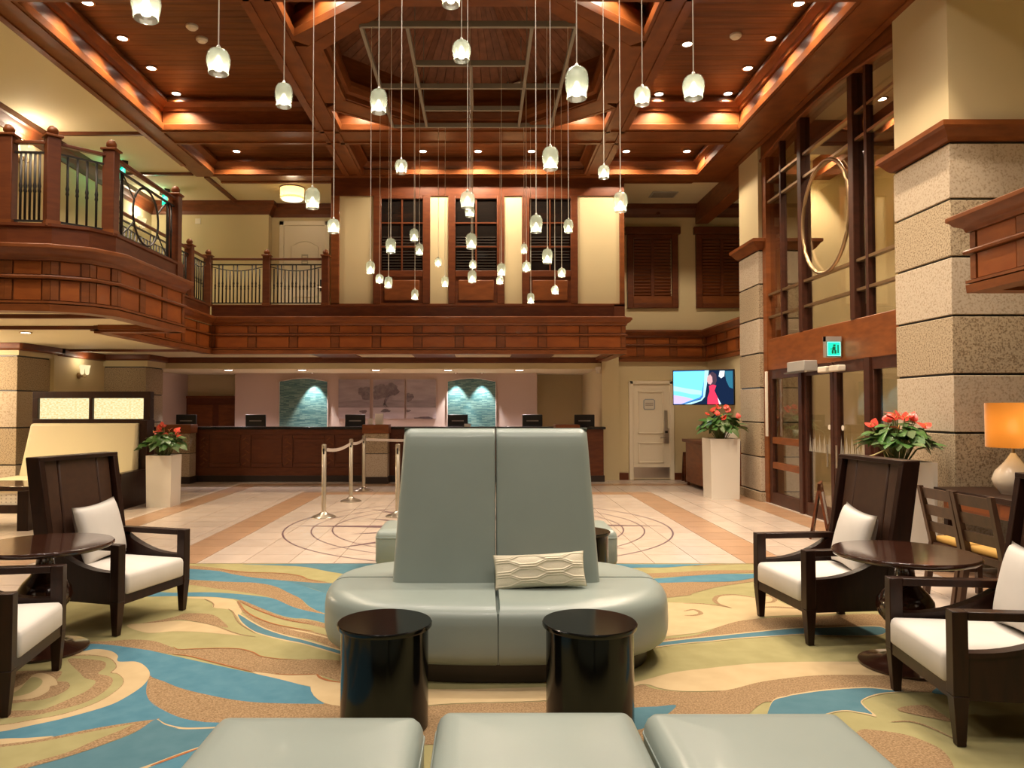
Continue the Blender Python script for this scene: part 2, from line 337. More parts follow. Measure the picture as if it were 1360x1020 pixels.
# ------------------------------------------------------------------ carpet: one woven field, its drawing cut as coloured shapes
FR = {'A': (230, 740, 5.667), 'B': (0, 840, 5.667), 'C': (200, 840, 5.23), 'D': (850, 740, 5.667), 'E': (840, 860, 5.667), 'F': (1060, 840, 5.667), 'P': (0, 0, 1)}
def crv(s):
    pts = []; fr = 'P'
    for t in s.split():
        if t in FR: fr = t; continue
        x, y = map(float, t.split(',')); ox, oy, k = FR[fr]
        q = at_z(ox + x / k, max(749.0, oy + y / k)); pts.append((q.x, q.y, 0))
    return pts
SH = [
 ('cT', 'A 560,45 800,60 1000,72 1200,110 1500,150 1800,150 1800,40'),
 ('cN', 'A -100,55 115,60 300,75 450,95 600,110 800,118 960,140 1000,160 1150,185 1300,205 1300,225 1000,190 800,170 580,150 450,125 330,105 115,85 -100,80'),
 ('cB', 'A -300,70 -100,75 115,85 330,100 450,125 600,150 800,170 900,190 1060,240 1250,310 1400,450 1150,420 1030,370 960,310 880,270 760,215 600,190 450,185 280,175 115,165 -100,150 -300,150'),
 ('cT', 'A 820,172 1060,190 1300,205 1300,310 1060,238 900,190'),
 ('cN', 'A -300,160 115,168 300,178 480,185 620,190 760,215 880,270 960,310 1030,375 1250,470 1150,470 1000,400 900,370 760,310 700,290 560,265 300,230 115,205 -300,190'),
 ('cB', 'A -250,255 0,264 115,262 300,262 500,275 640,290 760,310 900,370 1030,405 1350,470 1350,540 1030,465 900,455 780,425 650,375 500,320 400,305 280,295 115,292 0,290 -250,292'),
 ('cC', 'A 60,297 280,298 400,308 480,330 515,400 500,430 480,440 440,400 380,385 300,375 300,340 250,315 115,305'),
 ('cN', 'A 480,328 520,322 650,375 780,428 900,460 1030,472 1350,545 1350,580 1030,505 850,475 700,425 600,385 510,340'),
 ('cN', 'A 478,335 505,335 550,405 620,452 750,502 900,533 1040,555 1350,640 1350,720 1060,625 900,590 760,555 640,500 540,430'),
 ('cC', 'A 850,535 1040,565 1300,640 1040,575'),
 ('cC', 'A 478,425 512,428 600,482 700,532 850,582 1000,618 1350,720 1350,760 1000,658 850,628 700,592 600,557 514,495'),
 ('cT', 'A 487,432 510,436 600,491 700,541 850,590 1000,626 1350,730 1350,750 1000,650 850,619 700,583 600,547 522,488'),
 ('cN', 'A -260,500 -100,470 30,440 90,420 250,422 320,440 370,475 412,518 400,526 300,505 200,485 50,467 -100,490'),
 ('cC', 'A -350,510 -150,490 50,475 200,490 330,520 480,575 640,596 400,577 200,560 0,555 -200,565'),
 ('cN', 'B 300,120 640,72 830,60 1000,50 1150,60 1250,90 1340,130 A 30,692 150,690 350,685 500,690 600,715 660,745 800,765 950,770 1060,762 1350,800 1500,1000 1250,930 1100,885 900,880 760,875 600,862 480,832 300,787 120,742 0,728 B 1000,114 850,94 700,85 500,120'),
 ('cC', 'A 590,860 760,875 900,880 1080,878 1150,915 1250,940 1500,960 1700,1080 1250,1007 1000,962 800,922'),
 ('cB', 'B 300,150 550,90 700,82 850,93 1000,113 1200,142 C 0,122 200,168 400,212 700,277 900,322 1100,372 1310,407 1600,440 1600,480 1310,492 1000,600 600,660 450,660 250,667 150,650 60,607 0,613 B 1150,655 1000,680 700,725 400,780 0,830 -300,860 -300,700 0,600'),
 ('cN', 'B 1125,325 1160,340 1300,385 C 60,320 200,380 400,430 620,470 850,487 1310,492 1700,480 1700,640 900,640 470,622 350,615 200,585 60,520 0,470 B 1180,560 1120,500 1100,430'),
 ('cC', 'B -300,760 0,742 250,692 500,637 800,552 950,482 1080,392 1128,310 1090,248 1020,216 890,214 886,170 830,135 720,122 600,140 300,160 0,210 -300,300'),
 ('cN', 'B -300,700 0,695 250,655 500,605 750,515 905,412 931,350 884,304 842,297 877,262 866,220 803,181 640,163 400,185 50,240 -300,300'),
 ('cG', 'B -300,690 0,690 250,650 500,600 750,510 900,410 925,350 880,309 830,300 870,260 860,225 800,186 640,170 400,195 50,250 -300,310'),
 ('cN', 'B -100,645 60,640 250,620 400,590 650,520 800,430 850,360 820,325 740,305 790,260 780,215 600,193 510,205 600,300 640,340 720,365 660,430 560,480 370,560 280,580 80,585 -100,600'),
 ('cN', 'B 0,520 200,516 330,500 450,460 522,410 510,370 430,360 462,310 430,285 100,290 0,330'),
 ('cC', 'B 40,505 250,490 360,440 380,400 432,390 410,340 330,303 250,315 180,380 60,440'),
 ('cG', 'B 60,480 200,460 290,410 320,360 270,333 220,345 150,420'),
 ('cC', 'B -300,835 0,797 200,790 400,776 300,800 150,822 0,838 -300,862'),
 ('cN', 'B -300,880 0,840 300,800 700,720 1000,672 1150,655 1012,690 850,716 600,763 300,822 0,862 -300,895'),
 ('cG', 'B -300,893 0,860 300,820 600,760 800,722 1010,686 900,738 700,818 500,903 200,988 0,1055 -300,1150'),
 ('cN', 'B 1010,686 1150,655 1195,650 1000,752 700,867 450,947 200,1017 0,1090 -300,1190 -300,1150 0,1050 200,985 500,900 700,815 900,735'),
 ('cC', 'B 1190,651 1240,680 1340,708 C 150,643 250,658 460,652 700,640 700,680 460,668 250,672 150,662 60,618 10,618'),
 ('cT', 'B 1150,660 1190,656 1240,690 1340,718 C 150,660 250,669 460,662 700,650 700,720 330,795 0,915 B 1050,1030 800,1150 -300,1500 -300,1195 0,1094 200,1020 450,950 700,870 1000,756'),
 ('cC', 'C 700,700 330,793 0,912 -300,1020 -900,1300 -900,1330 -300,1045 0,932 330,806 700,718'),
 ('cB', 'C 700,722 330,806 0,930 -300,1045 -900,1340 -900,1800 700,1800'),
 ('cB', 'D -300,30 0,28 150,25 400,28 560,28 680,24 600,45 400,60 200,75 0,77 -300,85'),
 ('cN', 'D 640,25 860,22 1360,15 1700,15 1700,60 1360,60 860,52 650,55 400,64 540,48'),
 ('cN', 'D -300,135 200,115 500,98 860,95 1360,80 1700,75 1700,115 1360,118 860,115 600,125 300,142 -300,165'),
 ('cB', 'D -300,195 240,150 400,138 620,125 860,123 1150,110 1000,140 860,155 700,180 500,185 300,190 -300,225'),
 ('cN', 'D -300,220 300,188 500,186 700,182 860,158 1050,140 860,180 600,220 400,270 330,290 -300,340'),
 ('cC', 'D -300,350 330,342 450,348 600,362 565,320 600,287 720,280 860,303 980,290 1030,320 1150,368 1400,375 1500,420 1000,442 860,465 700,490 500,550 320,580 -300,620'),
 ('cN', 'D -300,650 320,600 500,560 600,520 740,480 900,460 1030,452 1360,440 1800,430 1800,560 1360,530 1150,537 900,557 600,592 320,617 -300,690'),
 ('cC', 'D -300,690 320,612 600,584 900,553 1150,529 1360,523 1800,515 1800,590 1360,590 1240,580 1000,595 750,611 500,637 320,652 -300,730'),
 ('cT', 'D -300,695 320,620 600,591 900,560 1150,536 1360,530 1800,522 1800,583 1360,584 1240,574 1000,589 750,604 500,630 320,645 -300,720'),
 ('cC', 'D -400,1010 0,930 240,868 500,835 900,795 1360,785 1900,790 2300,830 2300,960 1900,905 1360,890 1150,905 900,945 750,990 550,1005 300,1005 150,985 0,955 -400,1040'),
 ('cN', 'P 430,934 520,941 600,935 724,931 800,922 E 60,280 150,305 350,330 600,330 750,310 950,260 1150,230 1360,210 F 200,318 500,318 900,330 1050,350 1400,390 1400,460 1060,450 850,445 690,440 500,420 200,440 0,464 E 1200,352 1050,402 950,432 600,700 0,700 P 700,985 430,985'),
 ('cC', 'P 420,905 520,913 600,915 724,912 850,906 800,921 724,930 600,934 520,940 430,933'),
 ('cC', 'F -200,520 -80,472 0,455 200,427 500,408 690,424 850,440 780,447 650,458 545,483 483,516 508,555 590,630 480,608 280,598 -200,740'),
 ('cT', 'F -200,530 -80,480 0,464 200,436 500,416 690,431 800,441 650,450 540,475 472,515 500,560 558,612 480,600 280,590 -200,730'),
 ('cT', 'E -60,470 20,450 180,442 330,440 100,600 -60,600'),
 ('cN', 'F 460,735 600,735 800,765 950,815 1080,880 1160,980 1150,1060 900,1130 600,1030 400,850'),
 ('cN', 'F 750,580 800,555 950,545 1050,590 1150,665 1000,640 850,610'),
 ('cT', 'F 1010,452 1070,410 1200,440 1300,470 1150,470'),
]
carpet = MB(); z = -.0035
CM = ['cG', 'cB', 'cT', 'cC', 'cN', 'cR']
carpet.box(CX0, CX1, -3.0, CYB, -.03, z, 0)
def clip(poly):
    for ax, sg, lim in ((0, 1, CX0), (0, -1, -CX1), (1, -1, -CYB), (1, 1, -2.9)):
        out = []
        for a, b in zip(poly, poly[1:] + poly[:1]):
            da, db = sg * a[ax] - lim, sg * b[ax] - lim
            if da >= 0: out.append(a)
            if da * db < 0: t = da / (da - db); out.append(a + (b - a) * t)
        poly = out
        if len(poly) < 3: return []
    return poly
def untangle(P):
    # cut the small loops that a smoothed outline makes where it crosses itself
    again = True
    while again and len(P) > 4:
        again = False; n = len(P)
        for i in range(n - 2):
            a, b = P[i], P[i + 1]; ax, bx_, ay, by = min(a.x, b.x), max(a.x, b.x), min(a.y, b.y), max(a.y, b.y)
            for j in range(i + 2, n):
                if i == 0 and j == n - 1: continue
                c, d = P[j], P[(j + 1) % n]
                if max(c.x, d.x) < ax or min(c.x, d.x) > bx_ or max(c.y, d.y) < ay or min(c.y, d.y) > by: continue
                r, s = b - a, d - c; den = r.x * s.y - r.y * s.x
                if abs(den) < 1e-12: continue
                t = ((c.x - a.x) * s.y - (c.y - a.y) * s.x) / den; u = ((c.x - a.x) * r.y - (c.y - a.y) * r.x) / den
                if 0 < t < 1 and 0 < u < 1:
                    X_ = a + r * t
                    P = (P[:i + 1] + [X_] + P[j + 1:]) if (j - i) < n / 2 else ([X_] + P[i + 1:j + 1])
                    again = True; break
            if again: break
    return P
for m, s in SH:
    z += .00005
    P = clip([Vector((p.x, p.y, 0)) for p in smooth_closed([Vector(p) for p in crv(s)], 6)])
    P = untangle(P)
    if sum(a.x * b.y - a.y * b.x for a, b in zip(P, P[1:] + P[:1])) < 0: P = P[::-1]
    if P: carpet.add([(p.x, p.y, z) for p in P], [tuple(range(len(P)))], CM.index(m))
def ribbon(s, w, m):
    P = smooth_open([Vector(p) for p in crv(s)], 5); L_ = []; Rr = []
    for i, p in enumerate(P):
        t = (P[min(i + 1, len(P) - 1)] - P[max(0, i - 1)]).normalized(); n = Vector((-t.y, t.x, 0)); ww = w * math.sin(math.pi * (i + .5) / len(P)) ** .5
        L_.append((p + n * ww)); Rr.append((p - n * ww))
    k = len(P); carpet.add([(p.x, p.y, z) for p in L_ + Rr], [(i, i + 1, k + i + 1, k + i) for i in range(k - 1)], CM.index(m))
z += .0001
for s, w, m in (('D 325,345 450,348 600,365 690,382', .012, 'cN'), ('D 690,382 590,350 563,318 600,288 720,282 860,303', .02, 'cN'), ('D 330,405 400,393 445,408 455,425 400,438 335,438', .018, 'cN'),
                ('D 930,375 1050,375 1250,390', .02, 'cN'), ('D 930,345 1000,335 1012,308 950,282 860,262', .018, 'cN'),
                ('A 487,330 540,398 620,449 750,498 900,529 1060,556', .007, 'cR'), ('A 510,334 620,388 760,440 900,478 1040,500', .006, 'cR'),
                ('A 0,672 40,692 150,688 350,683 500,688 600,713 660,743 800,763 950,768', .006, 'cR'), ('A 0,728 120,742 300,787 480,832 600,862', .006, 'cR'),
                ('A 1080,878 1110,905 1180,928 1290,945', .010, 'cR'), ('A 760,877 900,882 1080,879', .005, 'cR'), ('A 330,82 500,110 800,118 960,140 1010,163 1150,185', .007, 'cR'),
                ('A 60,467 200,487 330,518 480,573 620,597', .005, 'cN'), ('A 415,388 450,410 480,470 520,510 620,570', .006, 'cN'), ('A 235,312 300,345 302,375', .005, 'cN'),
                ('C 0,925 150,868 330,803', .009, 'cR'), ('F 700,670 850,668 1000,715 1180,800', .008, 'cN')):
    ribbon(s, w, m)
tag(carpet.build('carpet', CM, None, fix=False), 'carpet woven with blue, teal, chartreuse and tan swirling waves', 'carpet')

# ================================================================== WALLS OF THE HALL
def wall(name, m, *boxes, label=None):
    b = MB()
    for q in boxes: b.box(*q)
    return tag(b.build(name, m), label, None, None, 'structure')
wall('wall_back', 'cream', (2.6, 9.2, 16.2, 16.4, 0, 6.3))
wall('wall_back_gallery', 'cream', (-9.2, -2.6, 16.2, 16.4, 3.0, 6.3), (-9.2, -4.55, 15.95, 16.2, 3.2, 5.9))
wall('wall_right_recess', 'cream', (4.86, 5.0, 13.4, 16.2, 0, 2.62))
wall('wall_left_gallery', 'cream', (-7.25, -7.05, -3, 16.2, 3.0, 6.3))
wall('wall_left', 'creamd', (-9.4, -9.2, -5, 16.4, 0, 6.6))
wall('wall_left_return', 'cream', (-7.95, -7.68, 13.5, 15.35, 0, 2.62))
wall('wall_right_gallery', 'cream', (6.6, 6.8, -5, 7.2, 3.15, 6.0), (5.6, 6.8, 7.2, 7.34, 3.15, 6.0))
wall('wall_front', 'creamd', (-9.4, 9.4, -5.2, -5, 0, 6.6))
wall('wall_right_front', 'creamd', (9.2, 9.4, -5, 20, 0, 6.6))
# reception alcove
wall('wall_alcove', 'mauve', (-6.0, 1.34, 18.3, 19.4, 0, 2.6))
wall('wall_alcove_recess', 'creamd', (-8.2, -6.0, 19.2, 19.4, 0, 2.6), (1.34, 3.2, 19.2, 19.4, 0, 2.6))
wall('wall_alcove_side', 'mauve', (-7.75, -7.5, 16.2, 19.2, 0, 2.6))
wall('wall_alcove_end', 'cream', (2.56, 2.92, 16.05, 19.4, 0, 2.62))
hd = struct('wall_header'); MB().box(-9.2, 2.56, 16.15, 16.4, 2.38, 2.5).build('header_band', 'cream', hd)
MB().box(-9.2, 2.60, 16.08, 16.4, 2.5, 2.64).build('header_moulding', 'woodd', hd, bevel=.02)
wall('ceiling_alcove', 'creamc', (-8.2, 2.6, 16.4, 19.4, 2.38, 2.5))
bs = struct('baseboard_back'); MB().box(2.92, 3.13, 16.12, 16.2, 0, .15).build('board', 'woodd', bs); MB().box(4.12, 4.86, 16.12, 16.2, 0, .15).build('board', 'woodd', bs)
bs = struct('baseboard_right'); MB().box(4.78, 4.86, 13.5, 16.1, 0, .15).build('board', 'woodd', bs)

# ---------------- balcony fascias: lip, rails, panels, cornice and curb along a plan path
LIP = [(-.15, 2.53), (.03, 2.53), (.035, 2.60), (.0, 2.61), (-.15, 2.61)]
RAIL1 = [(-.1, 2.61), (.035, 2.612), (.035, 2.636), (-.1, 2.64)]
RAIL2 = [(-.1, 2.862), (.045, 2.866), (.05, 2.885), (.04, 2.90), (-.1, 2.905)]
CORN = [(-.15, 3.05), (.03, 3.05), (.045, 3.09), (.10, 3.12), (.12, 3.15), (.14, 3.16), (.14, 3.20), (.11, 3.21), (-.15, 3.215)]
CURB = [(-.20, 3.20), (-.02, 3.20), (-.02, 3.40), (.0, 3.41), (.0, 3.44), (-.20, 3.44)]
BACK = [(-.2, 2.56), (-.012, 2.56), (-.012, 3.2), (-.2, 3.2)]
def fascia(name, path, period=.746, curb=True, label=None):
    t = struct(name, label=label)
    MB().sweep(path, BACK).build('backing', 'groove', t); MB().sweep(path, LIP).build('lip', 'wood', t)
    MB().sweep(path, RAIL1).build('rail', 'wood', t); MB().sweep(path, RAIL2).build('rail', 'wood', t)
    MB().sweep(path, CORN).build('cornice', 'wood', t, bevel=.006)
    if curb: MB().sweep(path, CURB).build('curb', 'woodd', t)
    for a, b in zip(path, path[1:]):
        a, b = Vector(a), Vector(b); L_ = (b - a).length; d = (b - a) / L_; ang = math.atan2(d.y, d.x); n = Vector((d.y, -d.x))
        k = max(1, round(L_ / period)); p = L_ / k
        def piece(nm, s0, s1, z0, z1, out, m):
            c = a + d * (s0 + s1) / 2 + n * (out / 2 - .006)
            inst(nm, ubox(m), t, (c.x, c.y, (z0 + z1) / 2), (0, 0, ang), (s1 - s0, out + .012, z1 - z0))
        for i in range(k):
            s = i * p
            for z0, z1 in ((2.648, 2.855), (2.912, 3.045)):
                piece('stile', s - .07 if i else 0, s + .07, z0, z1, .014, 'wood')
                piece('panel', s + .088, s + p - .088, z0, z1, .006, 'panel')
        for z0, z1 in ((2.648, 2.855), (2.912, 3.045)): piece('stile', L_ - .07, L_, z0, z1, .014, 'wood')
    return t
YF = 13.8
arc = [(-6.9, 7.62), (-4.85, 7.62), (-4.42, 7.68), (-4.12, 7.86), (-3.97, 8.15), (-3.95, 9.93)]
fascia('wall_balcony_left', arc, .62, label='rounded mahogany panelled front of the jutting balcony')
fascia('wall_balcony_left_return', [(-3.95, 9.93), (-4.98, 9.93)], .5)
fascia('wall_balcony_side', [(-4.98, 9.93), (-4.98, YF)], .7)
fascia('wall_balcony_back', [(-4.98, YF), (2.63, YF)], .746, label='long mahogany panelled balcony front above the reception desk')
fascia('wall_balcony_end', [(2.63, YF), (2.63, 16.1)], .746)
fascia('wall_panel_right', [(2.7, 16.16), (4.82, 16.16), (4.82, 13.5)], .7, curb=False)
fascia('wall_balcony_right', [(4.98, 6.42), (4.2, 6.42), (4.2, 2.0)][::1], .62, curb=False, label='mahogany panelled balcony front beside the lamp side stone column')
# balcony slabs, cream undersides with brown battens
sl = struct('ceiling_underside')
MB().prism([(-9.2, 7.75), (-4.85, 7.75), (-4.2, 8.0), (-4.1, 8.3), (-4.1, 9.8), (-5.1, 9.8), (-5.1, YF + .12), (2.5, YF + .12), (2.5, 16.15), (-9.2, 16.15)], 2.62, 3.05).build('soffit', 'creamc', sl)
for q in ((-9.0, -3.98, 8.62, 8.70), (-9.0, -4.95, 9.86, 9.95), (-5.12, -5.0, 9.9, 13.9), (-9, 2.5, 13.86, 13.9)):
    MB().box(q[0], q[1], q[2], q[3], 2.575, 2.625).build('batten', 'woodd', sl)
for x in (-3.4, -1.4, .6): MB().box(x, x + .85, 14.1, 16.1, 2.60, 2.622).build('batten', 'woodd', sl)
MB().box(-5.4, -5.0, 12.1, 12.16, 2.60, 2.622).build('slot_vent', 'blackp', sl)
fl = struct('floor_gallery'); MB().box(-9.2, -4.95, 7.8, 16.2, 3.05, 3.2).build('slab', 'creamd', fl); MB().box(-4.95, 2.5, 13.95, 16.2, 3.05, 3.2).build('slab', 'creamd', fl)
MB().box(4.3, 9.2, 1.0, 6.36, 2.6, 3.15).build('slab', 'creamc', fl); MB().box(4.9, 9.2, 13.5, 16.2, 2.62, 3.15).build('slab', 'creamc', fl)

# ---------------- the upper bay wall with three windows
YW = 14.2
def X(px, Y=YW): return (px - PX) * Y / 1000
def Zp(py, Y=YW): return at_y(640, py, Y).z
bay = struct('wall_bay', label='mahogany framed upper wall with cream panels between three windows')
MB().box(-2.83, 2.66, YW + .04, 16.3, 3.0, 6.3).build('bay_body', 'woodd', bay)
zb, zt = Zp(403.5), Zp(260.5)
MB().box(-2.86, 2.70, YW - .03, YW + .05, 3.2, zb).build('base_board', 'wood', bay)
MB().box(-2.86, 2.70, YW - .03, YW + .05, zt, 6.0).build('head_board', 'woodd', bay)
MB().box(-2.86, -2.70, YW - .04, YW + .05, zb, zt).build('corner_post', 'wood', bay, bevel=.01)
MB().box(X(823.5), 2.70, YW - .04, YW + .05, zb, zt).build('corner_post', 'wood', bay, bevel=.01)
for a, b in ((449.5, 495), (571, 595), (670, 693.5), (768, 823.5)):
    MB().box(X(a), X(b), YW, YW + .05, zb, zt).build('cream_panel', 'cream', bay)
for n, (a, b, g0, g1) in enumerate(((495, 571, 505.5, 561), (595, 670, 604.5, 660), (693.5, 768, 703.5, 758.5))):
    w = struct('window_%d' % (n + 1), label='dark upper window with brown glazing bars, %s' % ('beside the gallery railing', 'middle of the three', 'beside the wide cream panel')[n])
    x0, x1, h0, h1 = X(a), X(b), X(g0), X(g1); gz0, gz1 = Zp(359.5), Zp(264.5)
    for q in ((x0, h0, zb, zt), (h1, x1, zb, zt), (h0, h1, gz1, zt), (h0, h1, gz0 - .12, gz0)):
        MB().box(q[0], q[1], YW - .035, YW + .05, q[2], q[3]).build('frame', 'woodd', w, bevel=.008)
    MB().box(h0, h1, YW - .01, YW + .05, zb, gz0 - .12).build('apron_panel', 'woodd', w)
    MB().box(h0 + .06, h1 - .06, YW - .025, YW, zb + .06, gz0 - .18).build('raised_panel', 'wood', w, bevel=.012)
    MB().box(h0, h1, YW + .015, YW + .025, gz0, gz1).build('glass', 'dim_glass', w)
    xm = (h0 + h1) / 2
    MB().box(xm - .014, xm + .014, YW - .012, YW + .02, gz0, gz1).build('mullion', 'woodd', w)
    for k in (1, 2): MB().box(h0, h1, YW - .010, YW + .02, gz0 + (gz1 - gz0) * k / 3 - .012, gz0 + (gz1 - gz0) * k / 3 + .012).build('glazing_bar', 'woodd', w)
    for k in range(12):
        zz = gz0 + .03 + k * .055
        if n != 2 or k > 2: MB().box(h0 + .02, h1 - .02, YW + .004, YW + .014, zz, zz + .012).build('blind_slat', 'blind', w)
# shutters on the far wall
def shutter(name, p0, p1, label):
    Y = 16.2; t = struct(name, label=label); x0, x1 = X(p0, Y), X(p1, Y); z0, z1 = Zp(409.5, Y), Zp(312, Y)
    MB().box(x0 - .05, x1 + .05, Y - .12, Y, z1, Zp(302.5, Y)).build('head_cap', 'woodd', t, bevel=.01)
    for q in ((x0, x0 + .13, z0, z1), (x1 - .13, x1, z0, z1), (x0 + .13, x1 - .13, z1 - .09, z1), (x0 + .13, x1 - .13, z0, z0 + .1)):
        MB().box(q[0], q[1], Y - .08, Y, q[2], q[3]).build('frame', 'woodd', t, bevel=.008)
    MB().box(x0 + .13, x1 - .13, Y - .05, Y, z0 + .1, z0 + .26).build('bottom_rail', 'wood', t)
    xm = (x0 + x1) / 2; MB().box(xm - .035, xm + .035, Y - .06, Y, z0 + .26, z1 - .09).build('stile', 'woodd', t)
    for a, b in ((x0 + .15, xm - .035), (xm + .035, x1 - .15)):
        m = MB(); m.box(a, b, Y - .02, Y, z0 + .26, z1 - .09); m.build('panel_back', 'groove', t)
        n = 18; h = (z1 - .09 - z0 - .26) / n
        for k in range(n):
            zz = z0 + .26 + (k + .5) * h
            inst('louvre', ubox('woodd'), t, ((a + b) / 2, Y - .03, zz), (R(35), 0, 0), (b - a, .05, .012))
shutter('window_4', 833.5, 901, 'closed brown louvred shutter beside the bay corner')
shutter('window_5', 925, 994, 'closed brown louvred shutter half behind the television side stone column')
sd = tag(MB().lathe([(.05, 0), (.05, -.03), (.02, -.05)], 16).build('wall_sensor', 'woodd'), 'small round sensor on the cream wall above the shutter', 'sensor')
p = at_y(874, 284, 16.16); sd.location = p; sd.rotation_euler = (R(-90), 0, 0)
# ================================================================== CEILING
ZB = 5.9
ceil = struct('ceiling')
def beam(x0, x1, y0, y1, z0=ZB, z1=6.75, m='beam', nm='beam', bevel=.015): return MB().box(x0, x1, y0, y1, z0, z1).build(nm, m, ceil, bevel=bevel)
beam(-5.40, -5.03, -3, 14.1); beam(4.06, 4.62, -3, 13.4); beam(4.62, 4.9, 13.4, 16.2, 5.52, 6.3); beam(4.0, 4.95, 13.38, 14.5, ZB + .01, 6.5)
for y0, y1 in ((-1.0, -.5), (3.2, 3.7), (7.40, 7.90), (11.70, 12.28), (13.95, 14.45)): beam(-5.03, 4.06, y0, y1)
for x0, x1 in ((-2.55, -2.25), (1.95, 2.25)): beam(x0, x1, -3, 13.95, ZB - .001)
def bead(x0, x1, y0, y1): MB().box(x0, x1, y0, y1, ZB - .022, ZB + .01).build('beam_bead', 'wood', ceil)
for x in (-5.40, -5.11, 4.06, 4.54): bead(x, x + .08, -3, 13.4)
for y0, y1 in ((11.70, 12.28), (13.95, 14.45), (7.40, 7.90)):
    for y in (y0, y1 - .07): bead(-5.03, 4.06, y, y + .07)
for x in (-2.55, -2.32, 1.95, 2.18): bead(x, x + .07, -3, 13.95)
MB().box(-9.3, 9.3, -5, 20, 8.0, 8.1).build('roof_slab', 'groove', ceil)
# cream flat ceilings outside the hall
for q in ((-9.2, -5.40, -5, 16.3), (-5.40, -2.83, 14.1, 16.3), (2.6, 4.62, 14.45, 16.3), (4.9, 9.2, 13.4, 16.3), (4.62, 9.2, -5, 7.3)):
    MB().box(*q, 5.93, 6.0).build('cream_ceiling', 'creamc', ceil)
for q in ((-7.0, -5.4, 11.83, 11.9), (-7.0, -5.4, 13.9, 13.97), (-5.25, -5.17, 14.1, 16.1), (-7.0, -5.4, 5.0, 5.07)):
    MB().box(*q, 5.88, 5.935).build('batten', 'woodd', ceil)
CROWN = [(0, 5.66), (.03, 5.66), (.05, 5.72), (.12, 5.82), (.15, 5.84), (.15, 5.93), (0, 5.93)]
MB().sweep([(-7.05, 15.95), (-7.05, -3)][::-1], CROWN).build('crown_moulding', 'woodd', ceil)
MB().sweep([(-7.05, 15.95), (-4.55, 15.95), (-4.55, 16.2), (-2.85, 16.2)], CROWN).build('crown_moulding', 'woodd', ceil)
MB().sweep([(2.7, 16.2), (4.62, 16.2)], CROWN).build('crown_moulding', 'woodd', ceil)
MB().sweep([(4.9, 16.2), (8, 16.2)], CROWN).build('crown_moulding', 'woodd', ceil)
LIPC = [(-.02, ZB - .006), (.045, ZB - .006), (.06, ZB + .075), (.05, ZB + .085), (-.02, ZB + .085)]
CRC = [(0, 0), (.03, 0), (.05, .05), (.12, .10), (.14, .10), (.14, .13), (.10, .14), (.10, .20), (0, .20)]
def coffer(poly, zc, pw=.148, planks=True):
    """poly clockwise seen from below so that 'outward' of the sweep points into the recess"""
    cl = poly + [poly[0]]
    MB().sweep(poly, LIPC, closed=True).build('coffer_lip', 'wood', ceil)
    MB().sweep(poly, [(o, zc - .20 + z) for o, z in CRC], closed=True).build('coffer_crown', 'wood', ceil)
    xs = [p[0] for p in poly]; ys = [p[1] for p in poly]
    if planks:
        n = round((max(ys) - min(ys)) / pw); h = (max(ys) - min(ys)) / n
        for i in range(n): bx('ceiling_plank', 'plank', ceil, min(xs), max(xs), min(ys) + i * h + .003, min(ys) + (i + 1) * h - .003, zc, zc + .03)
    MB().box(min(xs), max(xs), min(ys), max(ys), zc + .03, zc + .05).build('coffer_back', 'groove', ceil)
def rect(x0, x1, y0, y1): return [(x0, y0), (x1, y0), (x1, y1), (x0, y1)][::-1]
for x0, x1 in ((-5.03, -2.55), (2.25, 4.06)):
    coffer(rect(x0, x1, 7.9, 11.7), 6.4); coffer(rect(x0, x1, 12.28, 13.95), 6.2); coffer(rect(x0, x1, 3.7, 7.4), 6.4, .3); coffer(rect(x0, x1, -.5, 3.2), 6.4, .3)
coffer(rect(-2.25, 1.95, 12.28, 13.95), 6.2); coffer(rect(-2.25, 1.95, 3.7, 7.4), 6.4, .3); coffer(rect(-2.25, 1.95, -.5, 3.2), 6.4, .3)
# octagon lantern
OC = Vector((-.15, 9.80)); AP = 2.09
def octo(ap): 
    r = ap / math.cos(math.pi / 8); return [(OC.x + r * math.cos(math.pi / 8 + k * math.pi / 4), OC.y + r * math.sin(math.pi / 8 + k * math.pi / 4)) for k in range(8)]
inner = octo(1.82)
MB().sweep(inner[::-1], [(-.16, ZB - .004), (.0, ZB - .004), (.03, ZB + .03), (.03, ZB + .10), (.09, ZB + .12), (.12, ZB + .20), (.12, ZB + .26), (-.16, ZB + .26)], closed=True).build('octagon_ring', 'beam', ceil)
MB().sweep(octo(1.80)[::-1], [(-.3, ZB + .22), (-.04, ZB + .22), (-.04, 6.62), (-.3, 6.62)], closed=True).build('octagon_drum', 'beam', ceil)
bo = octo(1.86); top = (OC.x, OC.y, 7.75)
for k in range(8):                                   # planked dome panels, boards radiating from the apex
    a, b = Vector((*bo[k], 6.55)), Vector((*bo[(k + 1) % 8], 6.55)); T = Vector(top); n = 10
    for i in range(n):
        u0, u1 = i / n + .0025, (i + 1) / n - .0025
        p, q = a.lerp(b, u0), a.lerp(b, u1); up = Vector((0, 0, .03))
        MB().add([p, q, T, p + up, q + up, T + up], [(0, 1, 2), (3, 5, 4), (0, 3, 4, 1), (1, 4, 5, 2), (2, 5, 3, 0)]).build('dome_plank', 'plankr', ceil)
MB().layers([[(*p, 6.6) for p in octo(2.0)], [(OC.x + .02 * math.cos(math.pi / 8 + k * math.pi / 4), OC.y + .02 * math.sin(math.pi / 8 + k * math.pi / 4), 7.85) for k in range(8)]], 0, False, True).build('dome_back', 'groove', ceil)
TRI = []
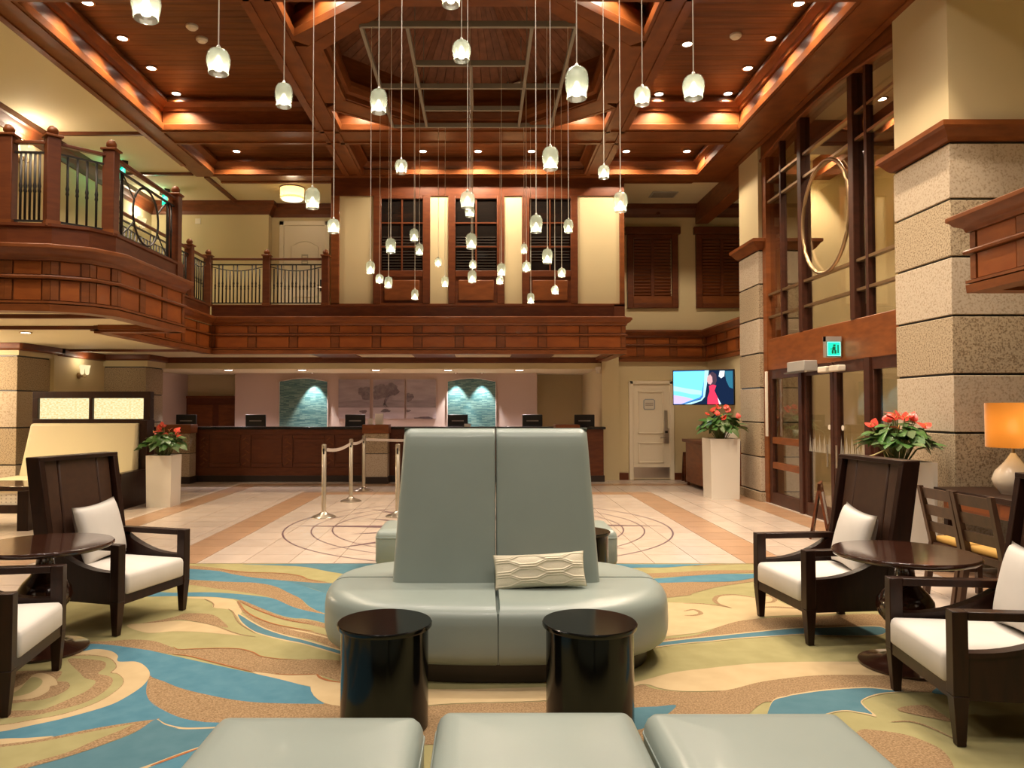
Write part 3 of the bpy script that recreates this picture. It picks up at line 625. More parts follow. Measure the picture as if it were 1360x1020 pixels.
for sx in (-1, 1):                                   # corner triangles between octagon and beams
    for sy in (-1, 1):
        xe = -2.25 if sx < 0 else 1.95; ye = 7.9 if sy < 0 else 11.7
        c = Vector((xe, ye)); h = (abs(xe - OC.x)) - AP * math.tan(math.pi / 8); hv = abs(ye - OC.y) - AP * math.tan(math.pi / 8)
        a = Vector((xe, ye - sy * hv * .86)); b = Vector((xe - sx * h * .86, ye)); tri = [tuple(c), tuple(a), tuple(b)]
        ar = (a - c).x * (b - c).y - (a - c).y * (b - c).x
        if ar > 0: tri = [tri[0], tri[2], tri[1]]
        MB().sweep(tri, LIPC, closed=True).build('coffer_lip', 'wood', ceil)
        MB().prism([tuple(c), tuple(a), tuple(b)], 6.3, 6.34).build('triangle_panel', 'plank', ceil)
        TRI.append((c + a + b) / 3)
        # sloping board between the triangle and the octagon ring
        e0 = Vector((xe, ye - sy * hv * .86)); e1 = Vector((xe - sx * h * .86, ye))
        k = [Vector(p) for p in octo(1.80)]; cc = sorted(k, key=lambda p: (p - c).length)[:2]
        f0, f1 = (cc[0], cc[1]) if (cc[0] - e0).length < (cc[1] - e0).length else (cc[1], cc[0])
        MB().prism([tuple(e0), tuple(e1), tuple(f1), tuple(f0)], ZB, ZB + .3).build('diagonal_beam', 'beam', ceil)
for q in ((-2.25, -1.93, 8.95, 10.65), (1.63, 1.95, 8.95, 10.65), (-1.0, .7, 7.9, 8.05), (-1.0, .7, 11.58, 11.7)):
    MB().box(*q, ZB + .002, 6.3).build('octagon_side', 'beam', ceil)

# downlights: trim ring, glowing face and the lamp itself
DLM = MB().lathe([(.085, 0), (.085, -.012), (.062, -.012), (.062, -.004), (.0001, -.004)], 20).mesh('trim_ring', 'brass', 40)
DLG = MB().lathe([(.062, -.010), (.0001, -.012)], 20, cap=False).mesh('light_face', 'spot')
DLC = MB().lathe([(.062, -.010), (.0001, -.012)], 20, cap=False).mesh('light_face_desk', 'spotc')
def downlight(x, y, z, e, label, group=None, col=WARM, ang=120, blend=.6, face=None, sc=1.0):
    t = thing('downlight', label, 'downlight', (x, y, z), 0, group)
    inst('trim_ring', DLM, t, scale=(sc, sc, 1)); inst('light_face', face or DLG, t, scale=(sc, sc, 1))
    if e: spot(t, (0, 0, -.03), e, col, ang, blend, .05)
    return t
g = 'downlights along the left coffer'
for k in range(-4, 4): downlight(-4.72, 11.48 - (3 - k) * .87, 6.4, 150, 'recessed downlight at the edge of the plank coffer over the balcony railing', g)
g = 'downlights along the right coffer'
for k in range(-4, 4): downlight(3.80, 11.48 - (3 - k) * .865, 6.4, 150, 'recessed downlight at the edge of the plank coffer above the entrance glazing', g)
for y in (11.5, 9.9, 8.3, 6.5, 5.0): downlight(2.74, y, 6.4, 150, 'recessed downlight in the plank coffer beside the octagon beam', 'downlights beside the octagon')
g = 'downlights in the far coffers'
for x, lab in ((-4.45, 'recessed downlight in the desk side coffer above the gallery railing'), (-1.07, 'recessed downlight in the desk side middle coffer on the gallery side'), (-.07, 'bright recessed downlight in the middle of the desk side coffer'), (.9, 'recessed downlight in the desk side middle coffer on the entrance side'), (2.62, 'recessed downlight in the entrance corner coffer beside the beam'), (3.72, 'recessed downlight in the entrance corner coffer near the stone column')):
    downlight(x, 13.52, 6.2, 120 if x != -.07 else 190, lab, None, WARM, 150, .4)
for x in (-3.4, -1.5, .0, 1.4, 3.2):
    for y in (1.2, 4.7, 6.4): downlight(x, y, 6.4, 105, 'recessed downlight in the plank ceiling over the seating', 'downlights over the seating', NEUT, 150, .9)
for x in (-3.6, 3.2, -.1): downlight(x, -.2, 6.4, 150, 'recessed downlight in the plank ceiling over the seating', 'downlights over the seating', NEUT, 150, .9)
for cn in TRI: downlight(cn.x, cn.y, 6.3, 45, 'small downlight in a triangular coffer at a corner of the octagon', 'triangular coffer downlights', WARM, 150, .4, None, .5)
# smoke detectors
SMK = MB().lathe([(.075, 0), (.075, -.025), (.05, -.05), (.0001, -.052)], 20).mesh('smoke_detector', 'whitepl', 40)
def smoke(px, py, Z, lab):
    p = at_z(px, py, Z); o = bpy.data.objects.new('smoke_detector', SMK); COL.objects.link(o); o.location = (p.x, p.y, Z); tag(o, lab, 'smoke detector')
smoke(255, 34, 6.4, 'white smoke detector on the plank coffer beside the gallery ceiling'); smoke(977, 46, 6.4, 'white smoke detector on the plank coffer beside the entrance glazing')
smoke(268, 51, 6.4, 'small pale sensor beside the smoke detector near the gallery ceiling')
for px, py, lab in ((563, 98, 'white square alarm in the dome above the frame, over the gallery side'), (688, 97, 'white square alarm in the dome above the frame, over the entrance side')):
    p = at_z(px, py, 6.75); q = Vector((p.x, p.y, 0)) - Vector((OC.x, OC.y, 0))
    zz = 6.55 + 1.2 * (1 - max(abs(q.x), abs(q.y), (abs(q.x) + abs(q.y)) * .7071) / 1.86) - .03
    o = MB().box(-.07, .07, -.07, .07, -.03, .03).build('dome_alarm', 'whitepl', None, bevel=.01); o.location = (p.x, p.y, zz); o.rotation_euler = (R(32), 0, R(35 if px < 600 else -35)); tag(o, lab, 'alarm')
vent = thing('air_vent', 'grey air vent grille in the cream ceiling by the shutters', 'vent', (3.73, 15.35, 5.93))
MB().box(-.26, .26, -.2, .2, -.02, 0).build('vent_frame', 'greyp', vent)
for k in range(6): MB().box(-.23, .23, -.17 + k * .06, -.135 + k * .06, -.028, -.015).build('vent_slat', 'frame', vent)

# steel frame and pendants
FZ = 5.86
fr = thing('hanging_grid', 'grey steel grid frame hanging inside the octagonal dome', 'light frame', (0, 0, 0))
fx0, fx1, fi0, fi1, fy = -1.375, 1.065, -.85, .57, (8.42, 9.39, 10.07, 10.83, 11.48)
def bar(x0, x1, y0, y1): MB().box(x0, x1, y0, y1, FZ, FZ + .07).build('bar', 'frame', fr, bevel=.004)
for x, a, b in ((fx0, fy[0], fy[4]), (fx1, fy[0], fy[4]), (fi0, fy[0], fy[4]), (fi1, fy[0], fy[4]), (-.14, fy[1], fy[3])): bar(x - .02, x + .02, a, b)
for y, a, b in ((fy[0], fx0, fx1), (fy[2], fx0, fx1), (fy[4], fx0, fx1), (fy[1], fi0, fi1), (fy[3], fi0, fi1)): bar(a, b, y - .021, y + .021)
for x in (fi0, fi1):
    for y in (fy[1], fy[3]):
        q = Vector((x - OC.x, y - OC.y)); zz = 6.55 + 1.2 * (1 - max(abs(q.x), abs(q.y), (abs(q.x) + abs(q.y)) * .7071) / 1.86)
        MB().tube([(x, y, FZ + .05), (x, y, zz)], .006).build('hanging_rod', 'frame', fr)
for k, (x, y) in enumerate(((-1.1, fy[2]), (-.6, fy[2]), (.35, fy[2]), (.85, fy[2]))):
    MB().lathe([(.012, 0), (.014, .02), (.008, .03)], 10, (x, y, FZ + .07)).build('bar_bolt', 'steel', fr)
def shade_mesh(tall, name):
    h = 1.42 if tall else 1.12; pr = []
    base = [(.10, 1.0), (.34, .985), (.72, .90), (.93, .74), (1.0, .55), (.98, .40), (.90, .24), (.82, .14), (.84, .08), (.84, 0.0)] if not tall else \
           [(.10, 1.0), (.36, .985), (.74, .91), (.93, .78), (1.0, .60), (.99, .42), (.92, .28), (.84, .19), (.83, .13), (.86, .07), (.84, 0)]
    for (r0, z0), (r1, z1) in zip(base, base[1:]):
        for t in range(4): u = t / 4; pr.append(((r0 + (r1 - r0) * u) * (1 + (.024 if t % 2 else -.024)) * .5, (z0 + (z1 - z0) * u) * h))
    pr.append((base[-1][0] * .5, 0))
    return MB().lathe(pr, 24, cap=False).mesh(name, 'shade', True)
SHT, SHS = shade_mesh(True, 'tall_shade'), shade_mesh(False, 'short_shade')
BULB = MB().lathe([(.0001, .78), (.05, .76), (.12, .60), (.20, .40), (.22, .30), (.16, .16), (.0001, .12)], 12, cap=False).mesh('bulb', 'bulb', True)
CAPM = MB().lathe([(.0001, .14), (.05, .14), (.09, .06), (.10, -.04)], 12, cap=False).mesh('cap', 'steel', True)
CORD = MB().tube([(0, 0, 0), (0, 0, 1)], 1.0, 6).mesh('cord', 'whitepl', True)
PEND = [(194, 5, 38, 1.05), (290, 81, 31, 1.13), (377, 126, 23, 1.45), (415, 263, 20, 1.4), (443, 300, 17, 1.1), (503, 134, 23, 1.45), (613, 67, 25, 1.2), (599, -8, 28, 1.1),
        (533, 221, 17, 1.15), (621, 265, 20, 1.1), (624, 281, 13, 1.1), (766, 110, 31, 1.45), (853, 127, 22, 1.18), (921, 115, 29, 1.17), (731, 210, 22, 1.4), (802, 228, 16, 1.15),
        (824, 268, 19, 1.4), (712, 297, 17, 1.45), (755, 300, 13, 1.4), (727, 340, 14, 1.35), (696, 330, 9.5, 1.5), (699, 354, 12, 1.1), (746, 362, 11, 1.1), (737, 385, 10, 1.1), (705, 396, 10, 1.4),
        (666, 358, 12, 1.4), (664, 372, 10, 1.2), (626, 320, 15, 1.4), (628, 351, 10, 1.1), (627, 367, 12, 1.35), (519, 326, 14, 1.35), (550, 312, 12, 1.4), (557, 331, 11, 1.4), (492, 355, 12, 1.4),
        (504, 370, 11, 1.1), (516, 375, 11, 1.4), (551, 391, 10, 1.4), (582, 348, 10, 1.2), (591, 374, 10, 1.4)]
for pi_, (px, py, w, asp) in enumerate(PEND):
    Y = 115.0 / w; tall = asp > 1.25
    if pi_ in (27, 29): Y = 9.39 if pi_ == 27 else 10.07
    if Y > 7.3:
        best = None
        for y, a, b in ((fy[0], fx0, fx1), (fy[2], fx0, fx1), (fy[4], fx0, fx1), (fy[1], fi0, fi1), (fy[3], fi0, fi1)):
            xx = (px - PX) * y / 1000
            if a - .02 < xx < b + .02 and (best is None or abs(y - Y) < abs(best - Y)): best = y
        Y = best if best else 8.42
        top_z = FZ + .02
    else: top_z = 6.40 if Y < 7.35 else ZB
    whence = 'the plank ceiling before the octagon' if top_z > 6 else 'the grid\'s %s' % {8.42: 'outer crossbar on the ottoman side', 9.39: 'inner crossbar on the ottoman side', 10.07: 'middle crossbar', 10.83: 'inner crossbar on the desk side', 11.48: 'outer crossbar on the desk side'}[Y]
    d = w * Y / 1000; h = d * (1.42 if tall else 1.12)
    p = at_y(px, py, Y); zb_ = p.z - h / 2
    t = thing('pendant_lamp', 'ribbed glass %s pendant hung from %s' % ('barrel' if tall else 'globe', whence), 'pendant lamp', (p.x, p.y, zb_), 0, '%s pendants from %s' % ('barrel' if tall else 'globe', whence))
    inst('glass_shade', SHT if tall else SHS, t, scale=(d, d, d)); inst('bulb', BULB, t, scale=(d, d, d)); inst('cap', CAPM, t, (0, 0, h), scale=(d, d, d))
    inst('cord', CORD, t, (0, 0, h), scale=(.0035 if Y > 6 else .003, .0035 if Y > 6 else .003, top_z - zb_ - h))
    point(t, (0, 0, .05 * d), .8, (1, .84, .60), .012)
# ================================================================== STONE COLUMNS
def column(label, x0, x1, y0, y1, joints, top, shaft_to, m='stone', alt='stonew'):
    t = thing('stone_column', label, 'column', ((x0 + x1) / 2, (y0 + y1) / 2, 0))
    hx, hy = (x1 - x0) / 2, (y1 - y0) / 2; zz = [0.0] + joints + [top]
    MB().box(-hx + .02, hx - .02, -hy + .02, hy - .02, 0, top).build('joint_core', 'blackp', t)
    for k, (a, b) in enumerate(zip(zz, zz[1:])):
        e = .03 if k == 0 else 0
        o = MB().box(-hx - e, hx + e, -hy - e, hy + e, a, b - .022).build('stone_block', m if k % 2 else alt, t, bevel=.006)
    if shaft_to:
        MB().sweep([(-hx, -hy), (-hx, hy), (hx, hy), (hx, -hy)][::-1] if False else [(-hx, hy), (hx, hy), (hx, -hy), (-hx, -hy)][::-1], [(-.05, top), (.02, top), (.05, top + .03), (.10, top + .10), (.13, top + .12), (.13, top + .17), (.10, top + .18), (-.05, top + .18)], closed=True).build('cap_moulding', 'wood', t)
        MB().box(-hx + .01, hx - .01, -hy + .01, hy - .01, top + .1, shaft_to).build('painted_shaft', 'cream', t)
    return t
J = [.17, .74, 1.31, 1.885, 2.46, 3.04, 3.61]
column('tall stone column with a cream shaft beside the table lamp', 4.6, 5.6, 7.34, 8.34, J, 4.17, 6.75)
column('tall stone column with a cream shaft beside the television corner', 4.6, 5.5, 12.46, 13.4, J, 4.17, 5.95)
column('yellow lit stone column behind the upholstered booth', -8.85, -7.75, 12.55, 13.6, [.17, .6, 1.22, 1.84], 2.42, 0)
MB_ = struct('trim_1'); MB().box(-8.9, -7.7, 12.5, 13.65, 2.42, 2.5).build('frieze', 'cream', MB_); MB().box(-9.0, -7.6, 12.4, 13.75, 2.5, 2.64).build('moulding', 'woodd', MB_, bevel=.03)
column('stone column at the corner of the reception alcove', -7.85, -6.83, 15.3, 16.12, [.17, .74, 1.25, 1.82], 2.38, 0)
MB_ = struct('trim_2'); MB().box(-7.9, -6.78, 15.25, 16.14, 2.38, 2.5).build('frieze', 'cream', MB_); MB().box(-7.9, -6.70, 15.18, 16.14, 2.5, 2.64).build('moulding', 'woodd', MB_, bevel=.03)
tr = struct('trim_3'); MB().box(-7.7, -7.6, 13.6, 15.2, 2.48, 2.64).build('moulding', 'woodd', tr, bevel=.02)

# ================================================================== ENTRANCE GLAZING on the plane XE
XE = 4.72; EY0, EY1 = 8.34, 12.46
ent = struct('wall_entrance', label='mahogany framed entrance wall between the two stone columns')
MB().box(XE - .04, XE + .2, EY0, EY1, 2.15, 2.66).build('transom_beam', 'wood', ent, bevel=.01)
for y0, y1 in ((EY0, EY0 + .06), (EY1 - .16, EY1)): MB().box(XE - .05, XE + .2, y0, y1, 0, 6.2).build('jamb', 'wood', ent)
arcp = [(EY0 + (EY1 - EY0) * i / 16, 5.66 + .16 * math.sin(math.pi * i / 16)) for i in range(17)]
MB().prism(arcp + [(EY1, 6.6), (EY0, 6.6)], XE - .06, XE + .2, 'x').build('arched_head', 'wood', ent)
MB().tube([(XE - .07, y, z) for y, z in arcp], .025, 8).build('arch_bead', 'wood', ent, smooth=True)
w6 = struct('window_6', label='tall arched upper glazing with a round bronze ring over the entrance doors')
MB().box(XE + .02, XE + .028, EY0 + .05, EY1 - .1, 2.66, 5.85).build('glass', 'glass', w6)
for y, w in ((11.0, .065), (9.46, .065)): MB().box(XE - .05, XE + .1, y - w, y + w, 2.66, 5.82).build('mullion', 'mull', w6, bevel=.01)
for y, w in ((11.75, .025), (9.12, .03)): MB().box(XE - .03, XE + .06, y - w, y + w, 2.66, 5.80).build('thin_mullion', 'mull', w6)
for z in (3.02, 3.39, 4.92, 5.26): MB().box(XE - .025, XE + .05, EY0 + .05, EY1 - .1, z - .018, z + .018).build('glazing_bar', 'brass', w6)
MB().tube([(XE - .03, 10.23 + .70 * math.cos(a * math.pi / 32), 4.155 + .765 * math.sin(a * math.pi / 32)) for a in range(64)], .026, 8, True).build('bronze_ring', 'brass', w6, smooth=True)
# doors and sidelights
def lite(name, y0, y1, label, rails=(), handle=None, post=.09, z1=2.15, kick=.18):
    t = struct(name, label=label)
    MB().box(XE - .03, XE + .06, y0, y0 + post, 0, z1).build('stile', 'mull', t, bevel=.006); MB().box(XE - .03, XE + .06, y1 - post, y1, 0, z1).build('stile', 'mull', t, bevel=.006)
    MB().box(XE - .03, XE + .06, y0 + post, y1 - post, z1 - .14, z1).build('top_rail', 'mull', t); MB().box(XE - .03, XE + .06, y0 + post, y1 - post, 0, kick).build('bottom_rail', 'mull', t)
    for z in rails: MB().box(XE - .025, XE + .055, y0 + post, y1 - post, z - .05, z + .05).build('cross_rail', 'wood', t)
    MB().box(XE + .01, XE + .018, y0 + post, y1 - post, kick, z1 - .14).build('glass', 'glass', t)
    return t
lite('window_7', 11.05, 12.3, 'glazed sidelight with cross rails beside the television side stone column', (.62, 1.02), post=.12)
lite('window_8', 8.40, 9.06, 'glazed sidelight beside the lamp side stone column', (), post=.05)
for y0, y1 in ((10.98, 11.08), (9.05, 9.17)): MB().box(XE - .06, XE + .1, y0, y1, 0, 2.15).build('post', 'mull', ent)
d1 = lite('door_1', 10.06, 10.98, 'glazed entrance door leaf next to the cross railed sidelight'); d2 = lite('door_2', 9.16, 10.04, 'glazed entrance door leaf next to the plain narrow sidelight')
frost = glassmat('etched_glass', (.8, .8, .78), .05, .5, body=.5, bodycol=(.75, .72, .62))
for d, y0, y1, yd in ((d1, 10.15, 10.89, 10.24), (d2, 9.25, 9.95, 9.86)):
    MB().lathe([(.035, 0), (.035, .006)], 16).build('round_sticker', 'whitepl', d).matrix_local = Matrix.Translation((XE - .002, yd, 1.28)) @ Matrix.Rotation(R(90), 4, 'Y')
    b = MB(); n = 18                                         # etched reeds
    for k in range(n):
        y = y0 + (y1 - y0) * (k + .5) / n; h = .16 + .12 * abs(math.sin(k * 2.3)); ln = .03 * math.sin(k * 1.7)
        b.add([(XE + .004, y - .012, .92), (XE + .004, y + .012, .92), (XE + .004, y + ln, .92 + h)], [(0, 1, 2)])
    b.build('etched_reeds', frost, d, fix=False)
    for z in (.80, .80): pass
    MB().tube([(XE - .06, yd - .06 * (1 if yd > 10 else -1), .75), (XE - .06, yd - .06 * (1 if yd > 10 else -1), 1.05)], .012, 8).build('pull_handle', 'steel', d)
oper = thing('door_operator', 'grey automatic door operator box above the entrance doors', 'door operator', (XE - .1, 10.55, 2.06))
MB().box(-.12, .07, -.05, .55, 0, .15).build('housing', 'greyp', oper, bevel=.01); MB().box(-.14, -.11, -.1, .62, -.02, .0).build('arm', 'steel', oper)
for k, (y, lab) in enumerate(((10.02, 'pale door motion sensor beside the operator box'), (9.68, 'pale door motion sensor below the green exit sign'))):
    o = tag(MB().box(XE - .14, XE - .03, y, y + .26, 2.02, 2.10).build('motion_sensor', 'whitepl', None, bevel=.015), lab, 'sensor')
ex = thing('exit_sign', 'green lit running figure exit sign over the entrance doors', 'exit sign', (XE - .16, 9.78, 2.20))
MB().box(-.10, .10, -.04, .04, 0, .27).build('housing', 'frame', ex); MB().box(-.085, .085, -.046, -.041, .015, .20).build('lit_face', 'exitgreen', ex)
for q in ((-.085, .085, .192, .20), (-.085, .085, .015, .022), (-.085, -.078, .015, .2), (.078, .085, .015, .2)): MB().box(q[0], q[1], -.049, -.046, q[2], q[3]).build('border', 'exitlight', ex)
dk = mat('exit_dark_green', (.005, .16, .09), .5)
for q in ((-.01, .02, .14, .165), (-.02, .02, .09, .135), (-.045, -.015, .10, .11), (-.03, -.005, .045, .09), (.005, .03, .045, .09), (.045, .06, .05, .16)): MB().box(q[0], q[1], -.050, -.046, q[2], q[3]).build('figure', dk, ex)
MB().box(-.10, .10, -.046, .046, .205, .27).build('top_box', 'greyp', ex)
rod = tag(MB().box(XE - .12, XE - .08, 12.2, 12.24, .55, 2.3).build('door_bar', 'whitepl', None, bevel=.008), 'slim white vertical bar on the jamb beside the television side stone column', 'door bar')
rod.location = (0, .0, .75); rod.scale = (1, 1, .6)
# vestibule behind the glass
wall('wall_vestibule', 'cream', (6.9, 7.1, 7, 14, 0, 6.3), (4.95, 8.2, 13.3, 13.5, 0, 6.3), (5.62, 8.2, 7.2, 7.4, 0, 6.3))
wall('ceiling_vestibule', 'creamc', (4.95, 8.2, 7.2, 13.5, 5.95, 6.05))
b_ = struct('trim_4'); MB().box(4.95, 8.1, 11.4, 11.8, 5.55, 5.96).build('beam', 'woodd', b_); MB().box(5.9, 6.2, 7.4, 13.3, 5.6, 5.96).build('beam', 'woodd', b_)
for y in (10.6, 12.6): downlight(5.70, y, 5.95, 330, 'recessed downlight in the porch ceiling behind the glass', 'porch downlights')
# ================================================================== FAR RIGHT CORNER
d3 = struct('door_3', label='white panelled service door with a steel kick plate and plaque'); Y = 16.2
x0, x1 = X(836, Y), X(893, Y); zt_ = at_y(860, 506, Y).z
for q in ((x0 - .02, x0 + .07, 0, zt_), (x1 - .07, x1 + .02, 0, zt_), (x0, x1, zt_ - .07, zt_)): MB().box(q[0], q[1], Y - .06, Y, q[2], q[3]).build('casing', 'whitep', d3, bevel=.008)
MB().box(x0 + .07, x1 - .07, Y - .035, Y, .02, zt_ - .07).build('leaf', 'whitep', d3)
def framed(par, xa, xb, za, zb_, yy, m, w=.03):
    for q in ((xa, xb, za, za + w), (xa, xb, zb_ - w, zb_), (xa, xa + w, za, zb_), (xb - w, xb, za, zb_)): MB().box(q[0], q[1], yy - .016, yy + .01, q[2], q[3]).build('panel_moulding', m, par, bevel=.006)
framed(d3, x0 + .17, x1 - .20, .98, zt_ - .22, Y - .035, 'whitep'); framed(d3, x0 + .17, x1 - .20, .36, .80, Y - .035, 'whitep')
MB().box(x0 + .08, x1 - .08, Y - .042, Y - .034, .04, .27).build('kick_plate', 'steel', d3)
MB().box(x1 - .20, x1 - .09, Y - .065, Y - .034, .78, 1.10).build('lock_plate', 'steel', d3, bevel=.01); MB().box(x1 - .19, x1 - .12, Y - .055, Y - .034, 1.1, 1.48).build('upper_plate', 'steel', d3)
MB().tube([(x1 - .15, Y - .09, .90), (x1 - .28, Y - .09, .90)], .012, 8).build('lever', 'steel', d3); MB().box(x1 - .18, x1 - .12, Y - .07, Y - .06, 1.0, 1.05).build('reader_window', 'blackp', d3)
pl = MB().prism([(x0 + .31, 1.50), (x0 + .52, 1.50), (x0 + .54, 1.53), (x0 + .54, 1.70), (x0 + .50, 1.73), (x0 + .33, 1.73), (x0 + .29, 1.70), (x0 + .29, 1.53)], Y - .045, Y - .034, 'y').build('plaque', mat('blue_grey_plaque', (.30, .33, .34), .5), d3)
MB().prism([(x0 + .325, 1.52), (x0 + .505, 1.52), (x0 + .52, 1.535), (x0 + .52, 1.695), (x0 + .49, 1.71), (x0 + .34, 1.71), (x0 + .31, 1.695), (x0 + .31, 1.535)], Y - .047, Y - .044, 'y').build('plaque_face', mat('plaque_face', (.62, .58, .48), .5), d3)
for k in range(3): MB().box(x0 + .33, x0 + .50, Y - .049, Y - .046, 1.585 + k * .025, 1.597 + k * .025).build('plaque_line', 'frame', d3)
# television
tv = thing('television', 'wall television showing a person in red beside a blue window', 'television', (4.33, 14.72, 1.94), R(-26))
MB().box(-.585, .585, -.03, .03, -.345, .345).build('bezel', 'blackp', tv, bevel=.005)
sc = MB(); q2 = lambda pts, m, d: sc.add([(-.57 + 1.14 * u, -.031 - d * .0006, .33 - .66 * v) for u, v in pts], [tuple(range(len(pts)))], m)
TVM = [glow('tv_cyan', (.20, .78, 1.0), 1.0), glow('tv_pale', (.45, .82, .95), 1.0), glow('tv_navy', (.008, .018, .05), 1.0), glow('tv_blue', (.06, .22, .62), 1.0), glow('tv_red', (1.0, .045, .11), .95),
       glow('tv_skin', (.75, .42, .42), .9), glow('tv_hair', (.07, .04, .06), 1.0), glow('tv_pink', (.62, .50, .85), 1.0), glow('tv_teal', (.03, .16, .24), 1.0), glow('tv_white', (.8, .95, 1), 1.0)]
q2([(0, 0), (1, 0), (1, 1), (0, 1)], 2, 0); q2([(0, 0), (.56, 0), (.54, .3), (.50, .75), (.46, .84), (.16, 1), (0, 1)], 3, 1); q2([(0, .02), (.535, .02), (.51, .35), (.475, .74), (.44, .80), (.13, .99), (0, .99)], 0, 2)
q2([(0, .45), (.2, .52), (.48, .60), (.475, .72), (.3, .70), (.1, .62), (0, .6)], 1, 3); q2([(0, .72), (.2, .78), (.34, .85), (.13, .99), (0, .99)], 7, 3)
q2([(.53, 0), (.60, 0), (.57, .35), (.53, .78), (.47, .9), (.30, 1), (.18, 1), (.46, .86), (.50, .77)], 1, 4); q2([(.78, .02), (.86, .02), (.85, .18), (.80, .24), (.76, .18)], 9, 4); q2([(.86, .03), (.99, .03), (.99, .55), (.93, .5), (.88, .3)], 8, 4)
q2([(.60, .10), (.66, .04), (.72, .12), (.73, .30), (.70, .44), (.64, .40), (.63, .2)], 6, 5); q2([(.575, .18), (.62, .12), (.655, .2), (.66, .34), (.63, .42), (.59, .40), (.565, .3)], 5, 6)
q2([(.60, .46), (.66, .42), (.72, .45), (.69, .60), (.74, .80), (.765, 1), (.57, 1), (.575, .8), (.61, .62)], 4, 7); q2([(.74, .80), (.79, .97), (.80, 1), (.765, 1)], 9, 7)
sc.build('screen', TVM, tv, fix=False)
MB().box(-.10, .10, .03, .10, -.1, .1).build('mount_plate', 'blackp', tv); MB().box(-.03, .03, .08, .72, -.04, .04).build('mount_arm', 'blackp', tv)
# console behind the planter, easel signs
cs = thing('side_console', 'wooden side console behind the tall planter below the television', 'console', (4.45, 14.5, 0))
MB().box(-.42, .38, -.7, .7, .86, .92).build('top', 'woodd', cs, bevel=.008); MB().box(-.36, .36, -.64, .64, .08, .86).build('body', 'wood', cs)
for sx in (-.34, .30):
    for sy in (-.62, .58): MB().box(sx, sx + .04, sy, sy + .04, 0, .09).build('foot', 'woodd', cs)
cp = thing('paper_stack', 'white papers standing on the side console', 'papers', (4.62, 14.0, .92)); MB().box(-.1, .1, -.08, .08, 0, .16).build('holder', 'paper', cp, bevel=.004); MB().box(-.085, .085, -.084, -.08, .02, .14).build('front_sheet', 'whitepl', cp)
def easel(label, loc, rz, h=.62, w=.40):
    t = thing('easel_sign', label, 'floor sign', loc, rz)
    for s in (-1, 1):
        a = R(9) * s
        o = empty('board', (0, -s * .10, 0)); o.parent = t; o.rotation_euler = (-a, 0, 0)
        MB().box(-w / 2, -w / 2 + .06, -.012, .012, 0, h).build('side_frame', 'woodd', o); MB().box(w / 2 - .06, w / 2, -.012, .012, 0, h).build('side_frame', 'woodd', o)
        MB().box(-w / 2, w / 2, -.012, .012, h - .08, h).build('top_frame', 'woodd', o); MB().box(-w / 2, w / 2, -.012, .012, .07, .14).build('bottom_frame', 'woodd', o)
        MB().box(-w / 2 + .05, w / 2 - .05, -.006, .006, .13, h - .07).build('panel', 'wood', o)
        if s > 0:
            MB().box(-.09, .09, -.014, -.006, .17, h - .12).build('notice', mat('grey_notice', (.42, .38, .36), .6), o)
            MB().prism([(-.06, .30), (.06, .30), (0, .42)], -.018, -.014, 'y').build('notice_mark', 'frame', o)
            for k in range(3): MB().box(-.06, .06, -.017, -.014, .20 + k * .03, .212 + k * .03).build('notice_line', 'frame', o)
            MB().box(-.06, .06, -.016, -.012, h - .055, h - .03).build('metal_tag', 'steel', o)
    return t
easel('wooden easel floor sign with grey notice beside the service door', (4.42, 15.85, 0), R(4))
easel('wooden easel floor sign leaning half hidden behind an armchair near the entrance', (4.05, 9.05, 0), R(62), .66, .44)
# wall gadgets
cm = thing('security_camera', 'small white security camera on the reception header corner', 'camera', (2.48, 16.05, 2.36)); MB().box(-.05, .05, -.06, .06, -.01, .05).build('mount', 'whitepl', cm); MB().lathe([(.0001, -.09), (.035, -.08), (.045, -.03), (.04, 0)], 14).build('dome', 'whitepl', cm, smooth=True)
# ================================================================== RECEPTION
YD = 15.75; xl, xr = -6.80, 2.54
dk_ = thing('reception_desk', 'long mahogany reception desk with black granite top', 'reception desk', (0, YD, 0))
MB().box(xl, xr, .02, .40, .13, 1.09).build('body', 'woodd', dk_); MB().box(xl - .02, xr + .02, -.01, .40, 0, .13).build('plinth', 'plinth', dk_)
MB().box(xl - .05, xr + .04, -.06, .44, 1.09, 1.145).build('granite_top', 'granite', dk_, bevel=.01); MB().box(xl, xr, .40, 1.05, .72, .76).build('work_counter', 'woodd', dk_); MB().box(xl, xr, .40, .95, 0, .72).build('cupboards', 'woodd', dk_)
piers = [(-6.45, -5.92), (-2.42, -1.90), (1.50, 1.98)]
xs = [xl] + [v for p in piers for v in p] + [xr]
for a, b in ((-5.92, -2.42), (-1.90, 1.50)):
    n = 4; w = (b - a) / n
    MB().box(a, b, .0, .02, .98, 1.09).build('top_board', 'deskwood', dk_); MB().box(a, b, .0, .02, .13, .30).build('bottom_board', 'deskwood', dk_)
    for k in range(n):
        x = a + k * w
        bx('carved_stile', 'deskwood', dk_, x + .02 + w * .0, x + .22, -.006, .02, .31, .97)
        for j in range(7):
            inst('carving', ubox('wood'), dk_, (x + .12 + (.03 if j % 2 else -.03), -.010, .38 + j * .085), (0, R(35 if j % 2 else -35), 0), (.10, .012, .022))
        bx('panel', 'deskwood', dk_, x + .25, x + w - .01, .004, .02, .40, .88); bx('panel_rail', 'deskwood', dk_, x + .23, x + w + .01, -.002, .02, .31, .38); bx('panel_rail', 'deskwood', dk_, x + .23, x + w + .01, -.002, .02, .90, .97)
